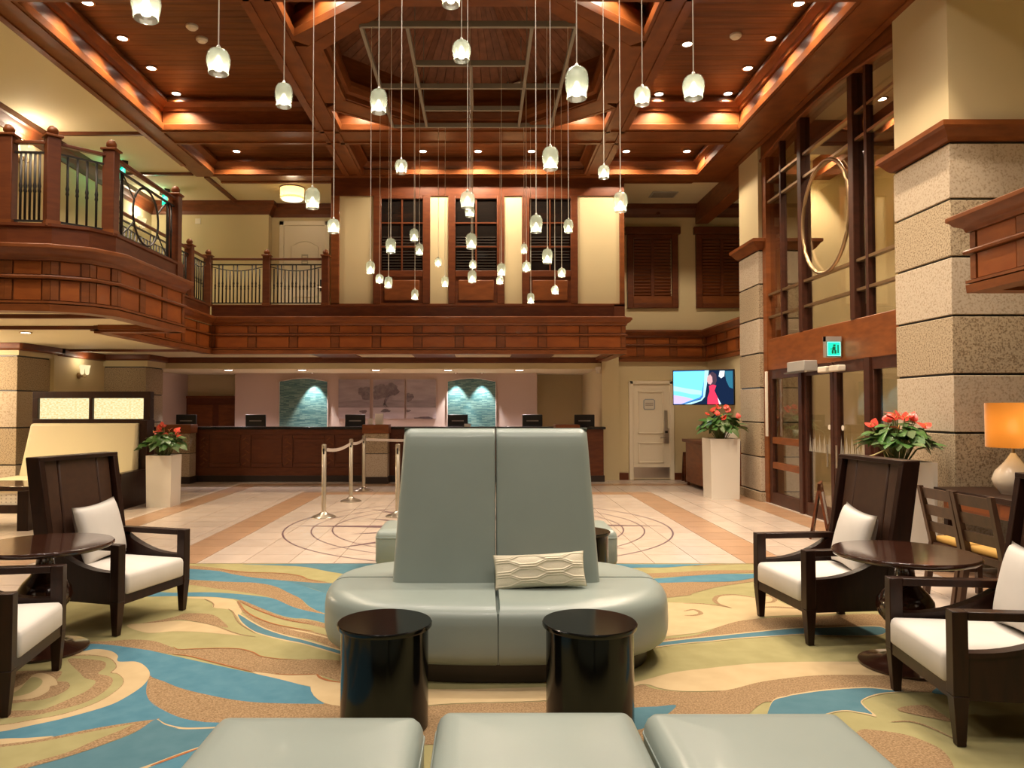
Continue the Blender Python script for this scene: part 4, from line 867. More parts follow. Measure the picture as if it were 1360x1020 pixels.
bx('end_panel', 'deskwood', dk_, -6.80, -6.45, -.002, .02, .13, 1.09); bx('end_panel', 'deskwood', dk_, 1.98, xr, -.002, .02, .13, 1.09)
for (a, b), lab in zip(piers, ('stone pier with wooden cap at the booth end of the reception desk', 'stone pier with wooden cap in the middle of the reception desk', 'stone pier with wooden cap at the door end of the reception desk')):
    t = thing('desk_pier', lab, 'pier', ((a + b) / 2, YD - .32, 0)); w = (b - a) / 2
    MB().box(-w, w, -.12, .24, 0, .14).build('base', 'plinth', t); MB().box(-w + .02, w - .02, -.1, .24, .14, .60).build('stone_block', 'stone', t); MB().box(-w + .02, w - .02, -.1, .24, .615, 1.02).build('stone_block', 'stonew', t)
    MB().box(-w + .03, w - .03, -.08, .23, .59, .62).build('joint', 'blackp', t); MB().box(-w - .01, w + .01, -.14, .255, 1.02, 1.2).build('cap', 'wood', t, bevel=.01)
for px, lab in ((248, 'black monitor back at the booth end of the desk'), (340, 'black monitor back in front of the plain mauve wall by the wood panel'), (472, 'black monitor back in front of the triptych'), (608, 'black monitor back in front of the twice lit mosaic'), (707, 'black monitor back in front of the plain mauve wall by the alcove recess'), (776, 'black monitor back at the door end of the desk')):
    Y = 16.38; x = X(px, Y); t = thing('desk_monitor', lab, 'monitor', (x, Y, 1.145))
    MB().box(-.22, .22, -.02, .02, -.02, .25).build('screen_back', 'blackp', t, bevel=.012); MB().box(-.13, .13, -.035, -.018, .10, .125).build('vent_strip', 'greyp', t); MB().box(-.05, .05, .02, .05, -.38, .05).build('stand', 'blackp', t); MB().box(-.1, .1, -.08, .1, -.385, -.365).build('foot', 'blackp', t)
for x, z0, w, h, m, lab in ((-2.12, 1.2, .17, .22, 'paper', 'white card in a clear stand on the middle desk pier'), (-2.30, 1.2, .10, .12, 'paper', 'small clear card holder on the middle desk pier'), (-.30, 1.145, .14, .06, 'paper', 'low white paper tray on the desk beside the mosaic monitor')):
    t = thing('card_stand', lab, 'card stand', (x, YD + (-.2 if z0 > 1.15 else .1), z0)); MB().box(-w / 2, w / 2, -.01, .01, 0, h).build('card', m, t); MB().box(-w / 2, w / 2, -.05, .05, 0, .008).build('foot', 'whitepl', t)
# mosaic niches
mos = bpy.data.materials.new('teal_glass_mosaic'); mos.use_nodes = True; nt = mos.node_tree; N = nt.nodes; L = nt.links; b = N['Principled BSDF']
tc = N.new('ShaderNodeNewGeometry'); mp = N.new('ShaderNodeMapping'); mp.inputs['Rotation'].default_value = (R(90), 0, 0); L.new(tc.outputs['Position'], mp.inputs[0])
bt = N.new('ShaderNodeTexBrick'); bt.inputs['Scale'].default_value = 1.0; bt.inputs['Brick Width'].default_value = .13; bt.inputs['Row Height'].default_value = .022; bt.inputs['Mortar Size'].default_value = .0015
bt.inputs['Color1'].default_value = (.05, .14, .15, 1); bt.inputs['Color2'].default_value = (.20, .33, .29, 1); bt.inputs['Mortar'].default_value = (.05, .10, .11, 1); bt.offset_frequency = 3; bt.inputs['Bias'].default_value = -.1
L.new(mp.outputs[0], bt.inputs['Vector']); L.new(bt.outputs['Color'], b.inputs['Base Color']); b.inputs['Roughness'].default_value = .28
bp = N.new('ShaderNodeBump'); bp.inputs['Strength'].default_value = .5; bp.inputs['Distance'].default_value = .01; L.new(bt.outputs['Color'], bp.inputs['Height']); L.new(bp.outputs[0], b.inputs['Normal'])
YA = 18.3
for p0, p1, lights, lab in ((371, 436, (418,), 'teal glass mosaic niche lit by one spot beside the triptych'), (594, 659, (606, 640), 'teal glass mosaic niche lit by two spots near the door end')):
    t = thing('mosaic_panel', lab, 'mosaic', (0, YA - .003, 0)); x0, x1 = X(p0, YA), X(p1, YA); zb_, zt_ = .8, at_y(640, 502, YA).z
    pts = [(x0, zb_), (x1, zb_)] + [(x1 + (x0 - x1) * k / 10, zt_ - .09 + .09 * math.sin(math.pi * k / 10)) for k in range(11)]
    MB().prism(pts, -.035, 0, 'y').build('mosaic_field', mos, t)
    MB().tube([(q[0], -.03, q[1]) for q in pts[1:] + pts[:1]], .018, 6).build('edge_trim', 'mauve', t)
    for lx in lights:
        x = X(lx, YA); dl = downlight(x, YA - .28, 2.38, 0, 'small spotlight over the mosaic niche', 'mosaic spotlights', face=DLC, sc=.5); spot(dl, (0, 0, -.02), 140, (1, .95, .92), 62, .5, .03, (R(10), 0, 0))
# triptych of a tree by water
ART = [mat('art_sky', (.34, .29, .31), .4, var=(.25, .21, .23), scale=(1, 1, 3), nscale=2.5), mat('art_field', (.20, .17, .19), .4, var=(.30, .26, .28), scale=(.7, 1, 5), nscale=4), mat('art_tree', (.11, .085, .10), .5, var=(.20, .165, .18), nscale=14), mat('art_water', (.50, .44, .48), .4, var=(.40, .34, .38), scale=(.7, 1, 4), nscale=3)]
for a, b_, kind, lab in ((450, 491.5, 0, 'misty landscape art panel with a tree crown at its edge next to the mosaic'), (496, 537.5, 1, 'art panel with a dark bending tree, middle of the triptych'), (540, 579, 2, 'misty landscape art panel next to the middle tree panel')):
    t = thing('art_panel', lab, 'artwork', (X(a, YA), YA - .05, at_y(0 + 640, 556, YA).z)); w = X(b_, YA) - X(a, YA); h = at_y(640, 504, YA).z - at_y(640, 556, YA).z
    m = MB(); m.box(0, w, 0, .04, 0, h, 0); m.box(0, w, -.002, 0, h * .28, h * .47, 1); m.box(0, w, -.002, 0, 0, h * .28, 3)
    dz = [.003]
    def blob(cx, cz, rx, rz):
        dz[0] += .0015; d = dz[0]
        pts = []; n = 22
        for k in range(n):
            a_ = 2 * math.pi * k / n; r = 1 + .16 * math.sin(3 * a_ + cx * 9) + .10 * math.sin(7 * a_ + cz * 5)
            pts.append((min(w, max(0, cx + rx * r * math.cos(a_))), -d, cz + rz * r * math.sin(a_)))
        m.add(pts, [tuple(range(n))], 2)
    if kind == 0: blob(w * .88, h * .66, w * .24, h * .17); blob(w * .80, h * .18, w * .12, h * .04)
    if kind == 1:
        blob(w * .30, h * .68, w * .34, h * .18); blob(w * .55, h * .74, w * .28, h * .15); blob(w * .12, h * .60, w * .15, h * .10); m.tube([(w * .50, -.012, h * .62), (w * .38, -.012, h * .45), (w * .34, -.012, h * .36), (w * .44, -.012, h * .29)], w * .035, 6, m=2); blob(w * .40, h * .20, w * .15, h * .04)
    if kind == 2: blob(w * .10, h * .55, w * .14, h * .11); blob(w * .05, h * .20, w * .1, h * .03); blob(w * .6, h * .02, w * .32, h * .03)
    m.build('canvas', ART, t, fix=False)
    MB().box(-.01, w + .01, .01, .045, -.012, h + .012).build('backing', 'mauve', t)
for px, lab in ((303, 'recessed desk downlight near the stone column end of the header'), (401, 'recessed desk downlight in front of the single lit mosaic'), (499, 'recessed desk downlight in front of the triptych'), (595, 'recessed desk downlight in front of the twice lit mosaic'), (690, 'recessed desk downlight near the door end of the header')):
    downlight(X(px, 16.75), 16.75, 2.385, 210, lab, None, (1, .84, .82), 120, .8, DLC, 1.5)
# wood panelled doors in the alcove recess
pn = struct('door_4', label='dark wooden panelled low doors in the alcove recess'); x0, x1, Y = -7.6, -5.92, 19.15
MB().box(x0, x1, Y - .03, Y, .2, 1.78).build('frame', 'woodd', pn)
for k in range(2): MB().box(x0 + .14 + k * .78, x0 + .78 + k * .78, Y - .05, Y - .03, .4, 1.62).build('panel', 'wood', pn, bevel=.02)
MB().box(x0 - .05, x1 + .05, Y - .06, Y, 1.78, 1.84).build('cap_rail', 'wood', pn)
# ---------------- stanchions with belts
ST = []
for px, py in ((430, 688), (466, 667), (483, 653), (528, 687)):
    p = at_z(px, py - 1); ST.append(Vector((p.x, p.y, 0)))
ST.append(ST[2] + Vector((1.6, 0, 0)))
stl = ('front steel belt post nearest the carpet in the free standing row', 'second steel belt post, between the front and the desk side posts', 'third steel belt post, closest to the reception desk', 'steel belt post half hidden behind the sofa back', 'steel belt post at the far end of the belt behind the sofa')
for k, p in enumerate(ST):
    t = thing('belt_stanchion', stl[k], 'stanchion', p)
    MB().lathe([(.17, 0), (.17, .012), (.15, .024), (.08, .045), (.036, .075), (.034, .08)], 28).build('base', 'steel', t, smooth=40)
    MB().lathe([(.032, .07), (.032, .98), (.028, .985), (.028, 1.0)], 18).build('post', mat('warm_steel', (.66, .60, .48), .32, metal=.85) if k == 0 else bpy.data.materials['warm_steel'], t, smooth=40)
    MB().lathe([(.034, .93), (.034, 1.02), (.02, 1.03)], 18).build('belt_head', 'steel', t, smooth=40)
    MB().box(-.012, .012, -.046, -.028, .89, .97).build('belt_clip', 'blackp', t)
for a, b, lab, sag in ((0, 1, 'grey retractable belt between the front and second post', .05), (1, 2, 'grey retractable belt between the second and third post', .03), (2, 4, 'grey retractable belt from the third post running behind the sofa', .02)):
    P, Q = ST[a], ST[b]; n = 10
    c = [P.lerp(Q, i / n) + Vector((0, 0, .955 - sag * math.sin(math.pi * i / n))) for i in range(n + 1)]
    m = MB(); nn = (Q - P).normalized().cross(Vector((0, 0, 1))) * .002
    m.layers([[q + nn + Vector((0, 0, .024)), q - nn + Vector((0, 0, .024)), q - nn - Vector((0, 0, .024)), q + nn - Vector((0, 0, .024))] for q in c])
    tag(m.build('belt', mat('grey_belt', (.52, .44, .38), .7)), lab, 'belt')
# ================================================================== CENTRAL SOFA
SX, SYc = .09, 4.93
sofa = thing('banquette_sofa', 'sage green leather back to back oval banquette sofa', 'sofa', (SX, SYc, 0))
A_, B_, NN = 1.085, .74, 2.55
def sup(t, a=A_, b=B_):
    c, s = math.cos(t), math.sin(t); return Vector((a * math.copysign(abs(c) ** (2 / NN), c), b * math.copysign(abs(s) ** (2 / NN), s)))
def inset(P, d):
    out = []; n = len(P)
    for i in range(n):
        a, b, c = P[i - 1], P[i], P[(i + 1) % n]; e0 = (b - a); e1 = (c - b)
        e0 = e0.normalized() if e0.length > 1e-9 else e1.normalized(); e1 = e1.normalized() if e1.length > 1e-9 else e0
        n0 = Vector((-e0.y, e0.x)); n1 = Vector((-e1.y, e1.x)); m = n0 + n1; m = m / max(.5, m.dot(n0)); out.append(b + m * d)
    return out
PROF = [(.11, .07), (.115, .045), (.14, .015), (.19, .002), (.24, 0), (.33, .002), (.375, .008), (.405, .022), (.43, .05), (.443, .09), (.448, .14)]
for k in range(4):
    t0 = k * math.pi / 2; gx = 1 if k in (0, 3) else -1; gy = 1 if k in (0, 1) else -1
    P = [sup(t0 + math.pi / 2 * i / 22) for i in range(23)]; rings = []
    for z, d in PROF:
        s_ = .0025 + min(d, .05) * .18; ring = []
        arcp_ = [Vector((gx * max(s_, abs(p.x) * (1 - d / A_)), gy * max(s_, abs(p.y) * (1 - d / B_)))) for p in P]
        c = Vector((gx * s_, gy * s_)); a0, a1 = arcp_[0], arcp_[-1]
        ring = arcp_ + [a1.lerp(c, .33), a1.lerp(c, .66), c, c.lerp(a0, .33), c.lerp(a0, .66)]
        rings.append([(p.x, p.y, z) for p in ring])
    MB().layers(rings).build('seat_cushion', 'sage', sofa, smooth=50)
MB().layers([[(*(sup(2 * math.pi * i / 64, A_ - .13, B_ - .10)), z) for i in range(64)] for z in (0, .13)]).build('plinth', 'plinth', sofa, smooth=40)
MB().layers([[(*(sup(2 * math.pi * i / 64, A_ - .05, B_ - .04)), z) for i in range(64)] for z in (.12, .40)]).build('seat_core', 'seam', sofa, smooth=40)
def backpanel(sx, sy):
    """padded wedge: grid of the front face, bulging, closed behind"""
    m = MB(); nu, nv = 12, 16; F_ = []; B2 = []
    for j in range(nv + 1):
        v = (j / (nv - 4) * .94) if j <= nv - 4 else (.965, .982, .994, 1.0)[j - nv + 3]; z = .43 + .985 * v; ex = .655 - .065 * v; yf = -.165 + .105 * v
        for i in range(nu + 1):
            u = (0, .012, .03, .08, .18, .32, .5, .68, .82, .92, .965, .99, 1)[i]; x = ex * u
            d = 0
            for q, rx in ((u * ex, .014), ((1 - u) * ex, .055), ((1 - v) * .985, .075)):
                if q < rx: d += rx - math.sqrt(max(0, rx * rx - (rx - q) ** 2))
            bulge = .018 * math.sin(math.pi * u) * math.sin(math.pi * min(1, v * .9 + .1))
            zz = z
            F_.append((sx * (.003 + x), sy * (-(-(yf + d * .9 - bulge))) if False else sy * -(-(yf + min(d, .10) * .9 - bulge)), zz))
            B2.append((sx * (.003 + x), 0, zz))
    w = nu + 1; q = []
    k = len(F_); V = F_ + B2
    for j in range(nv):
        for i in range(nu):
            a = j * w + i; q.append((a, a + 1, a + w + 1, a + w)); q.append((k + a, k + a + w, k + a + w + 1, k + a + 1))
    for j in range(nv):
        a = j * w; q.append((a, a + w, k + a + w, k + a)); a += nu; q.append((a, k + a, k + a + w, a + w))
    for i in range(nu):
        q.append((i, k + i, k + i + 1, i + 1)); a = nv * w + i; q.append((a, a + 1, k + a + 1, k + a))
    m.add(V, q); return m
for sx in (-1, 1):
    for sy in (1, -1): backpanel(sx, sy).build('back_panel', 'sage', sofa, smooth=60)
# knitted lumbar pillow
kp = thing('lumbar_pillow', 'cream cable knit lumbar pillow leaning on the sofa back', 'pillow', (.36, 4.625, .446))
def cushion(w, h, t, n=16, knit=False, pinch=.10):
    V = []; Fc = []
    for side in (1, -1):
        for j in range(n + 1):
            for i in range(n + 1):
                u, v = i / n * 2 - 1, j / n * 2 - 1
                e = max(0, (1 - abs(u) ** 2.6) * (1 - abs(v) ** 2.6)); th = t / 2 * e ** .42
                px_ = 1 - pinch * (1 - abs(v) ** 2) * .35 * abs(u) ** 3; pz_ = 1 - pinch * (1 - abs(u) ** 2) * abs(v) ** 3
                if knit and side > 0:
                    s, row = i / n * 1.75 + .1, j / n * 5.0; w_ = max(-1, min(1, 1.7 * math.sin(2 * math.pi * s))) * .30
                    for q in range(-1, 7):                   # cables part and meet, leaving long hexagons
                        for o_ in (-.13, .13):
                            dd = abs(row - (q + .5 + (w_ if q % 2 else -w_) + o_)) / .12
                            if dd < 1: th += .009 * (1 - dd * dd) * e ** .3
                V.append((u * w / 2 * px_, -side * th, (v * pz_ + 1) * h / 2))
    k = (n + 1) ** 2
    for s in (0, 1):
        for j in range(n):
            for i in range(n):
                a = s * k + j * (n + 1) + i; q = (a, a + 1, a + n + 2, a + n + 1); Fc.append(q if s == 0 else q[::-1])
    for i in range(n):
        for a, b in (((i), (i + 1)), ((n * (n + 1) + i), (n * (n + 1) + i + 1)), (i * (n + 1), (i + 1) * (n + 1)), (i * (n + 1) + n, (i + 1) * (n + 1) + n)): Fc.append((a, b, k + b, k + a))
    return MB().add(V, Fc)
pc = cushion(.565, .215, .13, 84, True).build('knit_cover', 'cream_knit', kp, smooth=True); pc.rotation_euler = (R(-20), R(-3), 0)
# ridges of the cable pattern
def cable(path): return MB().tube(path, .006, 5)
# ---------------- ottomans
def ottoman(label, x0, x1, y0, y1, h=.45, group=None):
    t = thing('ottoman', label, 'ottoman', ((x0 + x1) / 2, (y0 + y1) / 2, 0), 0, group); a, b = (x1 - x0) / 2, (y1 - y0) / 2
    MB().box(-a + .06, a - .06, -b + .06, b - .06, 0, .12).build('plinth', 'plinth', t)
    def rr(d, z):
        P = []; r = max(.012, .055 - d)
        for cx_, cy_, s in ((a - d - r, b - d - r, 0), (-a + d + r, b - d - r, 90), (-a + d + r, -b + d + r, 180), (a - d - r, -b + d + r, 270)):
            for i in range(7): P.append((cx_ + r * math.cos(R(s + 15 * i)), cy_ + r * math.sin(R(s + 15 * i)), z))
        return P
    MB().layers([rr(d, z) for z, d in ((.09, .03), (.10, .012), (.13, 0), (h - .085, 0), (h - .05, .004), (h - .028, .014), (h - .012, .032), (h - .003, .06), (h, .10), (h + .006, .22))]).build('cushion', 'sage', t, smooth=50)
    MB().tube([(q[0], q[1], h - .075) for q in rr(.0, 0)], .004, 5, True).build('piping', 'sage', t, smooth=True)
    return t
ottoman('sage leather ottoman beside the blue carpet waves, ending the row before the drums', -.955, -.205, 2.03, 2.765)
ottoman('sage leather ottoman cushion between its two neighbours in the row before the drums', -.165, .558, 2.05, 2.81)
ottoman('sage leather ottoman beside the teal carpet leaf, ending the row before the drums', .582, 1.312, 2.05, 2.80)
ottoman('sage leather ottoman behind the sofa on the stanchion side', -.985, -.25, 6.97, 7.65, .42)
ottoman('sage leather ottoman behind the sofa beyond the drum table', .53, 1.255, 6.97, 7.65, .42)
# ---------------- black drums
def drum(label, x, y, h=.5, r=.232):
    t = thing('drum_table', label, 'drum table', (x, y, 0))
    MB().lathe([(r - .018, 0), (r - .018, h - .02)], 56).build('body', 'black', t, smooth=40); MB().lathe([(r - .004, h - .024), (r, h - .018), (r, h - .004), (r - .004, h), (.0001, h)], 56).build('top', 'black', t, smooth=40)
drum('black lacquer drum table in front of the sofa on the armchair and blue wave side', -.477, 3.735); drum('black lacquer drum table in front of the knitted pillow', .529, 3.735); drum('black lacquer drum table behind the sofa next to an ottoman', .86, 6.45)

# ================================================================== ARMCHAIRS
def armchair(label, fa, fb, plabel, pil=(.0, 0), group=None):
    """fa, fb: floor points of the two front legs, left then right as seen facing the chair"""
    fa, fb = Vector(fa), Vector(fb); c = (fa + fb) / 2; d = (fb - fa).normalized(); rz = math.atan2(d.y, d.x)
    t = thing('armchair', label, 'armchair', (c.x, c.y, 0), rz)
    H_ = .34; AZ = .615
    for s in (-1, 1):
        x = s * H_; q = lambda w, z, dy=0: [(x - w, -w + dy, z), (x + w, -w + dy, z), (x + w, w + dy, z), (x - w, w + dy, z)]
        MB().hexa(q(.020, 0, .004) + q(.034, .23)).build('leg', 'espresso', t, bevel=.003); MB().box(x - .034, x + .034, -.034, .034, .23, AZ).build('arm_post', 'espresso', t, bevel=.004)
        MB().hexa([(x - .022, .61, 0), (x + .022, .61, 0), (x + .022, .655, 0), (x - .022, .655, 0), (x - .03, .54, .25), (x + .03, .54, .25), (x + .03, .62, .25), (x - .03, .62, .25)]).build('leg', 'espresso', t)
        MB().box(x - .034, x + .034, .034, .62, AZ - .04, AZ).build('arm', 'espresso', t, bevel=.004)
        cur = [(.034 + .53 * (1 - math.cos(a * math.pi / 20)), .395 + .20 * (1 - math.cos(a * math.pi / 20)) ** 1.35) for a in range(11)]
        cur = [(.034 + .55 * k / 10, .405 + .19 * (k / 10) ** 2.3) for k in range(11)]
        MB().prism([(.034, .21), (.62, .21)] + [(.66, .60)] + cur[::-1], x - .02 if s > 0 else x - .022, x + .022 if s > 0 else x + .02, 'x').build('side_panel', 'espresso', t)
        MB().layers([[(x - .03, y, z - .0), (x + .03, y, z), (x + .03, y, z + .022), (x - .03, y, z + .022)] for y, z in cur]).build('side_moulding', 'espresso', t)
        # back wing: deep board rising and leaning
        MB().hexa([(x - .024, .50, .25), (x + .024, .50, .25), (x + .024, .64, .25), (x - .024, .64, .25), (x * 1.03 - .024, .655, 1.19), (x * 1.03 + .024, .655, 1.19), (x * 1.03 + .024, .775, 1.19), (x * 1.03 - .024, .775, 1.19)]).build('back_wing', 'espresso', t, bevel=.004)
    MB().box(-H_ + .03, H_ - .03, -.028, .02, .205, .275).build('front_apron', 'espresso', t); MB().box(-H_ + .02, H_ - .02, .02, .6, .215, .27).build('seat_deck', 'espresso', t)
    L0, L1 = (.56, .60), (.69, .735)
    def bp_(x0, x1, y0, y1, m, nm, z0=.27, z1=1.18, bev=.012):
        dx = .135
        MB().hexa([(x0, y0, z0), (x1, y0, z0), (x1, y1, z0), (x0, y1, z0), (x0, y0 + dx, z1), (x1, y0 + dx, z1), (x1, y1 + dx, z1), (x0, y1 + dx, z1)]).build(nm, m, t, bevel=bev)
    bp_(-.315, -.185, .555, .60, 'leatherb', 'back_pad'); bp_(-.18, .18, .552, .60, 'leatherb', 'back_pad'); bp_(.185, .315, .555, .60, 'leatherb', 'back_pad'); bp_(-.32, .32, .60, .63, 'espresso', 'back_board')
    MB().box(-.372, .372, .65, .775, 1.165, 1.195).build('top_rail', 'espresso', t, bevel=.004)
    def rr(d, z, y0=-.045, y1=.555, a=.302):
        P = []; r = max(.01, .03 - d)
        for cx_, cy_, s in ((a - d - r, y1 - d - r, 0), (-a + d + r, y1 - d - r, 90), (-a + d + r, y0 + d + r, 180), (a - d - r, y0 + d + r, 270)):
            for i in range(5): P.append((cx_ + r * math.cos(R(s + 22.5 * i)), cy_ + r * math.sin(R(s + 22.5 * i)), z))
        return P
    MB().layers([rr(d, z) for z, d in ((.27, .01), (.28, 0), (.375, 0), (.395, .005), (.408, .018), (.415, .045), (.425, .14))]).build('seat_cushion', 'white_fab', t, smooth=50)
    p = thing('throw_pillow', plabel, 'pillow', (0, 0, 0)); loc = Matrix.Translation((c.x, c.y, 0)) @ Matrix.Rotation(rz, 4, 'Z')
    q = loc @ Vector((pil[0], .455, .415)); p.location = q; p.rotation_euler = (0, 0, rz + R(pil[1]))
    o = cushion(.46, .44, .15, 18).build('cover', 'white_fab', p, smooth=True); o.rotation_euler = (R(-13), R(pil[2] if len(pil) > 2 else 0), 0)
    return t
armchair('dark high backed armchair in front of the upholstered booth', (-2.48, 5.16), (-2.29, 5.82), 'square white pillow on the armchair in front of the booth', (.06, 6, -4))
armchair('dark high backed armchair standing on the cream and tan carpet shell', (-2.39, 3.83), (-2.51, 4.50), 'square white pillow on the armchair by the carpet shell')
armchair('dark high backed armchair in front of the anthurium planter near the entrance', (2.07, 5.65), (2.14, 4.97), 'square white pillow on the armchair by the anthurium planter', (.02, -8, 5))
armchair('dark high backed armchair beside the teal carpet leaf and lamp table', (2.27, 4.19), (2.19, 3.50), 'square white pillow on the armchair near the lamp')
# ---------------- round pedestal tables
def ptable(label, x, y):
    t = thing('pedestal_table', label, 'round table', (x, y, 0)); r = .402; t.scale = (1, 1, 1.03)
    MB().lathe([(r - .03, .625), (r - .008, .632), (r, .642), (r, .652), (r - .006, .66), (.0001, .66)], 64).build('table_top', 'espgloss', t, smooth=40)
    MB().lathe([(.0001, .0), (.262, 0), (.265, .006), (.262, .014), (.20, .022), (.13, .036), (.085, .07), (.055, .115), (.045, .14), (.06, .155), (.082, .165), (.086, .178), (.07, .192), (.045, .20), (.06, .215), (.105, .245), (.145, .29), (.16, .335), (.155, .38), (.125, .425), (.085, .465), (.058, .51), (.05, .57), (.06, .60), (.12, .628), (.12, .632), (.0001, .632)], 40).build('pedestal', 'espgloss', t, smooth=50)
ptable('round dark pedestal table between the two armchairs by the booth', -2.80, 4.86); ptable('round dark pedestal table between the two armchairs near the entrance', 2.55, 4.575)
# ================================================================== RAILINGS
def railing(label, a, b, posts=(True, True), nb=12, swag=True, ring=False, z0=3.44, top=4.30):
    a, b = Vector((*a, 0)), Vector((*b, 0)); L_ = (b - a).length; d = (b - a) / L_; rz = math.atan2(d.y, d.x)
    t = thing('balcony_railing', label, 'railing', (a.x, a.y, z0), rz, None); h = top - z0
    for x, f in ((0, posts[0]), (L_, posts[1])):
        if not f: continue
        MB().box(x - .065, x + .065, -.065, .065, -.02, h + .05).build('post', 'woodd', t, bevel=.006); MB().box(x - .085, x + .085, -.085, .085, h + .05, h + .075).build('post_cap', 'wood', t, bevel=.006); MB().box(x - .07, x + .07, -.07, .07, -.02, .04).build('post_base', 'wood', t)
        MB().lathe([(.0001, 0), (.03, .01), (.055, .04), (.055, .065), (.035, .10), (.0001, .115)], 16, (x, 0, h + .07)).build('finial', 'wood', t, smooth=True)
    MB().box(.05, L_ - .05, -.03, .03, h - .02, h + .015).build('handrail', 'woodd', t, bevel=.006); MB().box(.05, L_ - .05, -.014, .014, h - .115, h - .095).build('upper_bar', 'iron', t); MB().box(.05, L_ - .05, -.014, .014, .03, .05).build('lower_bar', 'iron', t)
    def baluster(x, zt): inst('baluster', BAL, t, (x, 0, .05), (0, 0, 0), (1, 1, zt - .05))
    if ring:
        cx_, r = L_ / 2, (h - .16) / 2 - .01; cz = (h - .105 + .05) / 2
        MB().tube([(cx_ + r * math.cos(k * math.pi / 24), 0, cz + r * math.sin(k * math.pi / 24)) for k in range(48)], .014, 6, True).build('iron_ring', 'iron', t, smooth=True)
        for s in (-1, 1):
            for k in range(4): baluster(cx_ + s * (r + .30 + k * .09), h - .10)
            for q in (1, -1): MB().tube([(cx_ + s * (r + .26), 0, cz + q * r), (cx_ + s * (r + .12), 0, cz + q * r * .72), (cx_ + s * r * .93, 0, cz + q * r * .36)], .009, 6).build('scroll', 'iron', t)
            MB().tube([(cx_ + s * (r + .26), 0, .05), (cx_ + s * (r + .26), 0, h - .1)], .011, 6).build('scroll_post', 'iron', t)
    else:
        for k in range(nb):
            x = .10 + (L_ - .2) * (k + .5) / nb; u = (x / L_) * 2 - 1
            zt = h - .10 if not swag or k in (1, 2, nb // 2 - 1, nb // 2, nb - 3, nb - 2) else h - .15 - .07 * (1 - u * u)
            baluster(x, zt)
        if swag: MB().tube([(.05 + (L_ - .1) * k / 14, 0, h - .14 - .08 * math.sin(math.pi * k / 14)) for k in range(15)], .009, 6).build('swag_bar', 'iron', t, smooth=True)
    return t
BAL = MB().tube([(0, 0, 0), (0, 0, .40), (0, 0, .42), (0, 0, .46), (0, 0, .50), (0, 0, .54), (0, 0, .56), (0, 0, 1)], [.0125, .0125, .019, .014, .019, .014, .0125, .0125], 6).mesh('baluster', 'iron', True)
yr = YF + .10
railing('wrought iron railing with sagging bar at the gallery corner, before the plain wall', (-5.08, yr), (-3.99, yr), (True, True), 13)
railing('wrought iron railing with sagging bar in front of the white gallery door', (-3.99, yr), (-2.90, yr), (False, True), 13)
railing('wrought iron railing along the side gallery edge', (-5.08, 10.05), (-5.08, 13.0), (False, True), 26)
railing('short iron railing between the side gallery and the corner post', (-5.08, 13.0), (-5.08, yr - .1), (False, False), 6)
railing('iron railing with a large oval ring on the long side of the jutting balcony', (-4.06, 8.17), (-4.06, 9.9), (True, True), ring=True)
railing('iron railing on the curved corner of the jutting balcony', (-4.47, 7.76), (-4.06, 8.17), (True, False), 4, False)
railing('iron railing on the narrow front bay of the jutting balcony', (-4.90, 7.72), (-4.47, 7.76), (True, False), 5, False)
railing('iron railing running off along the front of the jutting balcony', (-6.0, 7.72), (-4.90, 7.72), (True, False), 11, False)
# gallery door, exit signs, lights
d5 = struct('door_5', label='white arched panel door on the upper gallery'); Y = 16.2; x0, x1 = X(370, Y), X(437, Y); zt_ = at_y(640, 294, Y).z
for q in ((x0, x0 + .1, 3.2, zt_), (x1 - .1, x1, 3.2, zt_), (x0, x1, zt_ - .1, zt_)): MB().box(q[0], q[1], Y - .06, Y, q[2], q[3]).build('casing', 'whitep', d5, bevel=.01)
MB().box(x0 + .1, x1 - .1, Y - .03, Y, 3.2, zt_ - .1).build('leaf', 'whitep', d5)
px0, px1 = x0 + .25, x1 - .25
MB().tube([(px0, Y - .034, 4.15), (px0, Y - .034, 5.02)] + [(px0 + (px1 - px0) * k / 8, Y - .034, 5.02 + .12 * math.sin(math.pi * k / 8)) for k in range(1, 8)] + [(px1, Y - .034, 5.02), (px1, Y - .034, 4.15)], .014, 6, True).build('arched_moulding', 'whitep', d5)
framed(d5, px0, px1, 3.42, 3.95, Y - .03, 'whitep'); MB().box(x0 + .48, x0 + .62, Y - .04, Y - .03, 4.62, 4.85).build('notice', mat('door_notice', (.35, .32, .24), .6), d5)
for k in range(3): MB().box(x0 + .50, x0 + .60, Y - .043, Y - .04, 4.66 + k * .06, 4.69 + k * .06).build('notice_line', 'whitep', d5)
MB().box(x1 - .20, x1 - .13, Y - .06, Y - .03, 4.05, 4.3).build('lock_plate', 'blackp', d5); MB().tube([(x1 - .16, Y - .08, 4.13), (x1 - .27, Y - .08, 4.13)], .012, 8).build('lever', 'steel', d5)
wp = tag(MB().box(-.06, .06, -.01, .0, -.06, .06).build('wall_plate', 'whitepl', None, bevel=.005), 'small pale square plate on the gallery wall', 'wall plate'); wp.location = at_y(263, 294, 15.945)
dl = thing('drum_ceiling_light', 'round amber drum ceiling light on the gallery ceiling', 'ceiling light', (X(386, 14.9), 14.9, 5.93))
MB().lathe([(.24, 0), (.245, -.01), (.24, -.02)], 32).build('canopy', 'woodd', dl, smooth=40); MB().lathe([(.235, -.02), (.235, -.24)], 32, cap=False).build('shade', 'drumshade', dl, smooth=True); MB().lathe([(.225, -.20), (.20, -.245), (.0001, -.25)], 32, cap=False).build('diffuser', 'drumglow', dl, smooth=True)
point(dl, (0, 0, -.28), 14, WARM, .10); point(dl, (0, 0, -.12), 3, WARM, .04)
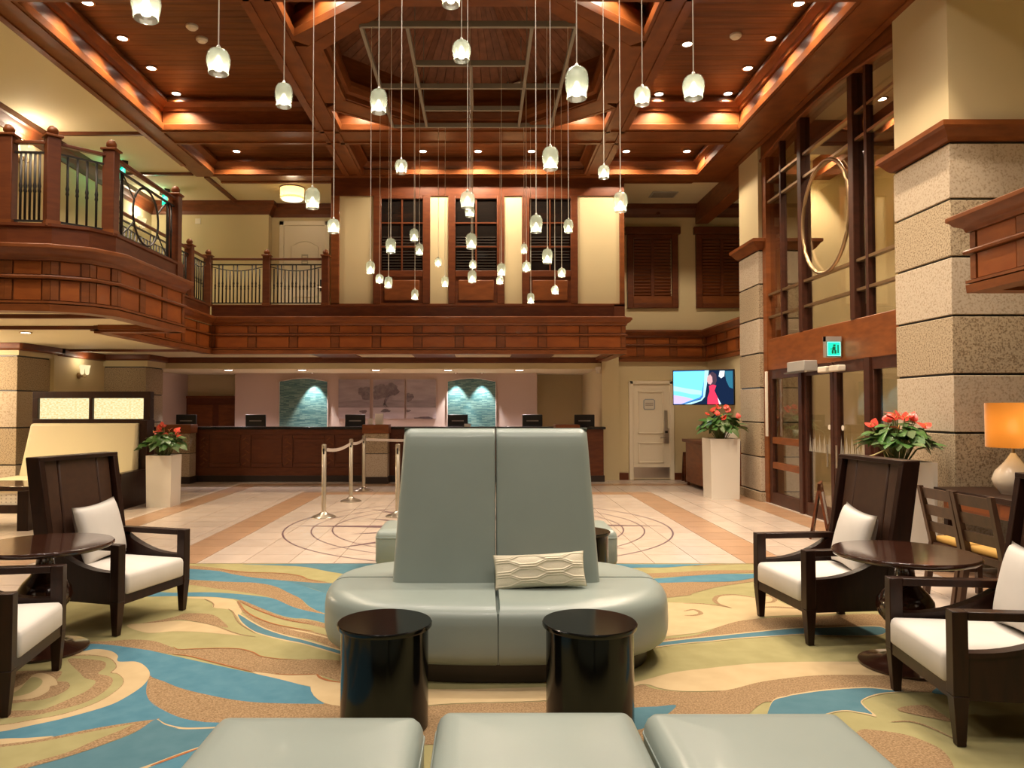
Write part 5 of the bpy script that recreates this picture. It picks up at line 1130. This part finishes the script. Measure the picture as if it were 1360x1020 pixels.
for px, py, lab in ((163, 224, 'green lit exit sign hanging under the gallery ceiling close to the jutting balcony'), (219, 261, 'green lit exit sign hanging under the gallery ceiling farther along')):
    p = at_z(px, py - 8, 5.93); t = thing('gallery_exit_sign', lab, 'exit sign', (p.x, p.y, 5.93), R(-50))
    MB().box(-.16, .16, -.05, .05, -.07, 0).build('housing', 'blackp', t); MB().box(-.16, .16, -.006, .006, -.27, -.07).build('lit_plate', 'exitgreen', t)
    for k, (dx, w_) in enumerate(((-.11, .05), (-.035, .05), (.03, .02), (.085, .05))): MB().box(dx, dx + w_, -.009, -.006, -.22, -.12).build('letter_stroke', 'exitlight', t)
    point(t, (0, -.15, -.15), 2.2, (.05, 1, .55), .05)
# gallery sconces and soffit lights
def sconce(label, loc, rz=0, e=14):
    t = thing('wall_sconce', label, 'wall sconce', loc, rz)
    MB().lathe([(.06, 0), (.06, .02), (.03, .035)], 16).build('back_plate', 'brass', t).rotation_euler = (R(90), 0, 0)
    for s in (-1, 1):
        MB().tube([(0, -.03, 0), (s * .05, -.10, -.03), (s * .09, -.12, .02)], .008, 6).build('arm', 'brass', t, smooth=True)
        MB().lathe([(.02, 0), (.035, .03), (.04, .10), (.06, .18)], 14, (s * .09, -.12, .02), cap=False).build('tulip_shade', 'tulip', t, smooth=True)
        point(t, (s * .09, -.16, .32), e, WARM, .05)
    return t
sconce('twin tulip wall sconce on the upper gallery wall behind the front rail', (-7.04, 11.35, 5.32), R(90), 9); sconce('twin tulip wall sconce farther along the upper gallery wall', (-7.04, 15.2, 5.2), R(90), 7)
sconce('twin tulip sconce standing in for a lamp reflection behind the booth', (-7.67, 14.3, 2.15), R(90), 1.6)  # stands in for a mirrored lamp; no real sconce hangs here
sconce('unseen twin tulip wall sconce added to light the booth aisle', (-9.18, 11.2, 1.95), R(90), 85)  # lamp out of view, added here to brighten the soffit and booth
for x, y in ((-6.6, 9.3), (-6.5, 10.7), (-8.0, 10.3)): downlight(x, y, 2.62, 130, 'recessed downlight in the cream underside of the jutting balcony', 'downlights under the balcony', (1, .80, .50), 125, .7)
# ---------------- booth
bo_ = thing('booth_partition', 'dark wooden booth partition with two warm backlit panels', 'partition', (-6.42, 12.38, 0)); MB().box(-.95, .98, 0, .12, 0, 1.22).build('base_panel', 'espresso', bo_)
for q in ((-.95, .98, 1.22, 1.36), (-.95, .98, 1.70, 1.81), (-.95, -.86, 1.36, 1.70), (.87, .98, 1.36, 1.70), (-.025, .035, 1.36, 1.70)): MB().box(q[0], q[1], -.03, .12, q[2], q[3]).build('frame', 'espresso', bo_, bevel=.006)
for a, b in ((-.86, -.025), (.035, .87)): MB().box(a, b, .03, .06, 1.36, 1.70).build('backlit_panel', 'warmpanel', bo_)
MB().box(.87, .99, -1.0, .12, 0, .55).build('end_board', 'espresso', bo_); MB().box(.87, .99, -.16, .12, .55, 1.34).build('end_post', 'espresso', bo_)
bt_ = thing('booth_bench', 'cream upholstered booth bench against the lit partition', 'bench', (-6.42, 12.38, 0))
MB().hexa([(-.98, -.34, .42), (.86, -.34, .42), (.86, -.02, .42), (-.98, -.02, .42), (-.88, -.20, 1.29), (.86, -.20, 1.29), (.86, -.04, 1.29), (-.88, -.04, 1.29)]).build('backrest', 'boothfab', bt_, bevel=.04, seg=3)
MB().box(-1.05, .86, -1.35, -.25, .30, .46).build('seat', 'boothfab', bt_, bevel=.04, seg=3); MB().box(-1.0, .84, -1.30, -.25, .12, .31).build('seat_front', 'white_fab', bt_); MB().box(-1.05, .86, -1.33, -.25, 0, .12).build('plinth', 'espresso', bt_)
for k in range(14):
    for j in range(3): inst('tuft_hole', ubox('greyp'), bt_, (-.9 + k * .07, -1.301, .16 + j * .05), (0, 0, 0), (.018, .004, .018))
ct = thing('cafe_table', 'low dark wooden table before the booth', 'table', (-6.35, 9.85, 0)); MB().box(-.75, .72, -.4, .4, .50, .56).build('table_top', 'espgloss', ct, bevel=.008)
for sx in (-.70, .52): MB().box(sx, sx + .14, -.36, .36, .0, .07).build('foot', 'espresso', ct); MB().box(sx, sx + .14, -.36, -.24, .07, .5).build('leg', 'espresso', ct); MB().box(sx, sx + .14, .24, .36, .07, .5).build('leg', 'espresso', ct)
# ================================================================== PLANTERS AND ANTHURIUMS
LEAF = None
def leaf_mesh(m, name, w=.5, cup=.12):
    P = [(0, 0)]; half = [(.0, -.10), (.16, -.17), (.34, -.10), (.44, .08), (.42, .30), (.30, .58), (.14, .84), (0, 1.0)]
    V = []; F = []; n = len(half)
    for s in (1, -1):
        for x, y in half: V.append((s * x * w * 2 * .5 * 2, y, cup * (abs(x) * 1.6) ** 1.5 - .22 * max(0, y) ** 2))
    for i in range(n - 1): F.append((i, i + 1, n + i + 1, n + i))
    return MB().add(V, [(0 + i, i + 1, n + i + 1, n + i) for i in range(n - 1)]).mesh(name, m, True, fix=False)
LEAFS = [leaf_mesh('leaf', 'leaf_blade'), leaf_mesh('leaf', 'leaf_blade_narrow', .40), leaf_mesh('leafp', 'pale_leaf_blade', .45)]
FLW = leaf_mesh('flower', 'flower_spathe', .52, .18); SPX = MB().tube([(0, 0, 0), (0, .05, .25), (0, .12, .5)], [.05, .045, .02], 6).mesh('spadix', 'yellowf', True)
def planter(label, plabel, x, y, w, h, rz, nl, nf, spread, leaf=.16, seed=1):
    rg = random.Random(seed); t = thing('planter', label, 'planter', (x, y, 0), rz); a, b = w * .47, w / 2
    m = MB(); q = lambda e, z: [(-e, -e, z), (e, -e, z), (e, e, z), (-e, e, z)]
    m.layers([q(a, 0), q(b, h), q(b - .03, h), q(b - .035, h - .06)], 0, True, False); m.build('body', 'planter', t); MB().box(-b + .03, b - .03, -b + .03, b - .03, h - .08, h - .05).build('soil', 'soil', t)
    p = thing('anthurium_plant', plabel, 'plant', (x, y, h - .05), rz)
    for k in range(nl):
        an = k * 2.39996 + rg.uniform(-.3, .3); rr_ = spread * math.sqrt((k + .6) / nl) * rg.uniform(.75, 1.05); zz = spread * .85 * (1 - (rr_ / spread) ** 2 * .66) * rg.uniform(.7, 1.1) + .10
        tip = Vector((rr_ * math.cos(an), rr_ * math.sin(an), zz)); s = leaf * rg.uniform(.75, 1.2)
        inst('leaf', LEAFS[0 if k % 5 < 3 else (1 if k % 5 == 3 else 2)], p, tip, (R(rg.uniform(-35, 25)) - .25 * rr_ / spread, R(rg.uniform(-30, 30)), an - math.pi / 2 + rg.uniform(-.5, .5)), (s, s, s))
        if k % 2 == 0: MB().tube([(tip.x * .15, tip.y * .15, -.02), (tip.x * .55, tip.y * .55, zz * .8), tuple(tip)], .005, 5).build('stalk', 'stem', p)
    for k in range(nf):
        an = k * 2.1 + rg.uniform(-.4, .4); rr_ = spread * rg.uniform(.05, .85); zz = spread * (1.22 - .5 * (rr_ / spread) ** 2) * rg.uniform(.9, 1.12) + .07
        tip = Vector((rr_ * math.cos(an), rr_ * math.sin(an), zz)); s = leaf * rg.uniform(.60, .85)
        f = inst('flower', FLW, p, tip, (R(rg.uniform(20, 75)), R(rg.uniform(-25, 25)), rg.uniform(-1.2, 1.2)), (s, s, s)); inst('spadix', SPX, f)
        MB().tube([(tip.x * .2, tip.y * .2, 0), (tip.x * .7, tip.y * .7, zz * .7), tuple(tip)], .0045, 5).build('flower_stalk', 'stem', p)
planter('white square planter at the end of the booth', 'red flowering anthurium in the planter at the end of the booth', -5.02, 11.92, .40, .80, R(0), 95, 13, .33, .125, 3)
planter('tall white square planter below the television', 'red flowering anthurium in the tall planter below the television', 4.10, 12.95, .50, 1.02, R(0), 110, 14, .38, .14, 5)
planter('tall white square planter beside the lamp side stone column', 'large red flowering anthurium in the planter beside the lamp side stone column', 4.14, 7.52, .50, 1.02, R(0), 110, 19, .34, .13, 11)
_pl = [o for o in COL.objects if o.name == 'anthurium_plant.002'][0]
MB().tube([(-.10, -.12, .10), (-.22, -.2, .17), (-.36, -.24, .12), (-.50, -.26, .09), (-.58, -.27, .13), (-.66, -.28, .11)], [.006, .006, .007, .008, .007, .004], 6).build('drooping_stalk', mat('pale_stalk', (.42, .36, .16), .5), _pl, smooth=True)
# ================================================================== LAMP TABLE AND SIDE CHAIRS
lt = thing('lamp_table', 'dark wooden console table against the lamp side stone column', 'console', (4.75, 6.45, 0)); MB().box(-.42, .5, -.85, .8, .74, .79).build('table_top', 'espresso', lt, bevel=.006); MB().box(-.36, .45, -.78, .74, .60, .74).build('drawer_box', 'wood', lt)
for sx in (-.36, .39):
    for sy in (-.78, .68): MB().box(sx, sx + .06, sy, sy + .06, 0, .6).build('leg', 'espresso', lt)
MB().box(-.365, -.35, -.7, -.05, .62, .72).build('drawer', 'panel', lt); MB().box(-.365, -.35, .02, .68, .62, .72).build('drawer', 'panel', lt); MB().box(-.30, .40, -.72, .68, .18, .22).build('shelf', 'wood', lt)
lp_ = thing('table_lamp', 'pale ceramic table lamp with an orange lit drum shade', 'table lamp', (4.66, 6.62, .79))
MB().lathe([(.0001, 0), (.10, 0), (.11, .02), (.15, .07), (.165, .13), (.14, .20), (.07, .28), (.03, .34), (.02, .36), (.0001, .36)], 28).build('base', 'lampglass', lp_, smooth=50); MB().tube([(0, 0, .35), (0, 0, .62)], .012, 8).build('stem', 'brass', lp_)
MB().lathe([(.205, .41), (.205, .80)], 40, cap=False).build('shade', 'lampshade', lp_, smooth=True); MB().lathe([(.0001, .52), (.035, .54), (.045, .60), (.02, .66), (.0001, .66)], 14).build('bulb', 'lampbulb', lp_, smooth=True)
point(lp_, (0, 0, .60), 26, (1, .60, .22), .05)
for k, (yy, lab) in enumerate(((6.13, 'ladder back side chair with mustard seat farther from the lamp armchair'), (5.68, 'ladder back side chair with mustard seat nearer the lamp armchair'))):
    t = thing('side_chair', lab, 'chair', (3.92, yy, 0), R(90 + (3 if k else 0)))        # local -y faces the lamp table
    for s in (-1, 1):
        MB().hexa([(s * .19 - .02, .20, 0), (s * .19 + .02, .20, 0), (s * .19 + .02, .245, 0), (s * .19 - .02, .245, 0), (s * .19 - .02, .13, .44), (s * .19 + .02, .13, .44), (s * .19 + .02, .18, .44), (s * .19 - .02, .18, .44)]).build('rear_leg', 'chairwood', t)
        MB().hexa([(s * .19 - .02, .13, .43), (s * .19 + .02, .13, .43), (s * .19 + .02, .18, .43), (s * .19 - .02, .18, .43), (s * .2 - .02, .235, .90), (s * .2 + .02, .235, .90), (s * .2 + .02, .27, .90), (s * .2 - .02, .27, .90)]).build('back_post', 'chairwood', t)
        MB().box(s * .19 - .02, s * .19 + .02, -.24, -.20, 0, .43).build('front_leg', 'chairwood', t); MB().box(s * .19 - .012, s * .19 + .012, -.2, .16, .18, .21).build('stretcher', 'chairwood', t)
    for z0 in (.52, .66, .80):
        dy = (z0 - .43) * .2; MB().hexa([(-.18, .14 + dy, z0), (.18, .14 + dy, z0), (.18, .16 + dy, z0), (-.18, .16 + dy, z0), (-.18, .158 + dy, z0 + .085), (.18, .158 + dy, z0 + .085), (.18, .178 + dy, z0 + .085), (-.18, .178 + dy, z0 + .085)]).build('back_slat', 'chairwood', t)
    MB().box(-.21, .21, -.24, .17, .38, .43).build('seat_frame', 'chairwood', t); MB().box(-.195, .195, -.23, .14, .43, .485).build('seat_pad', 'yellowf', t, bevel=.022, seg=3)

# ------------------------------------------------------------------ lamps that stand outside the picture
bpy.context.view_layer.update()
_k = 0
for o in [o for o in COL.objects if o.type == 'LIGHT']:
    p = o.matrix_world.translation - Vector((0, 0, EYE)); dep = p.dot(_f)
    px, py = (PX + FPX * p.x / dep, PY - FPX * p.dot(_u) / dep) if dep > .05 else (-1, -1)
    if not (0 <= px <= 1360 and 0 <= py <= 1020):
        _k += 1; o.name = '%s_lamp_%d_offscreen' % (o.parent.name.split('.')[0], _k); o.data.name = o.name
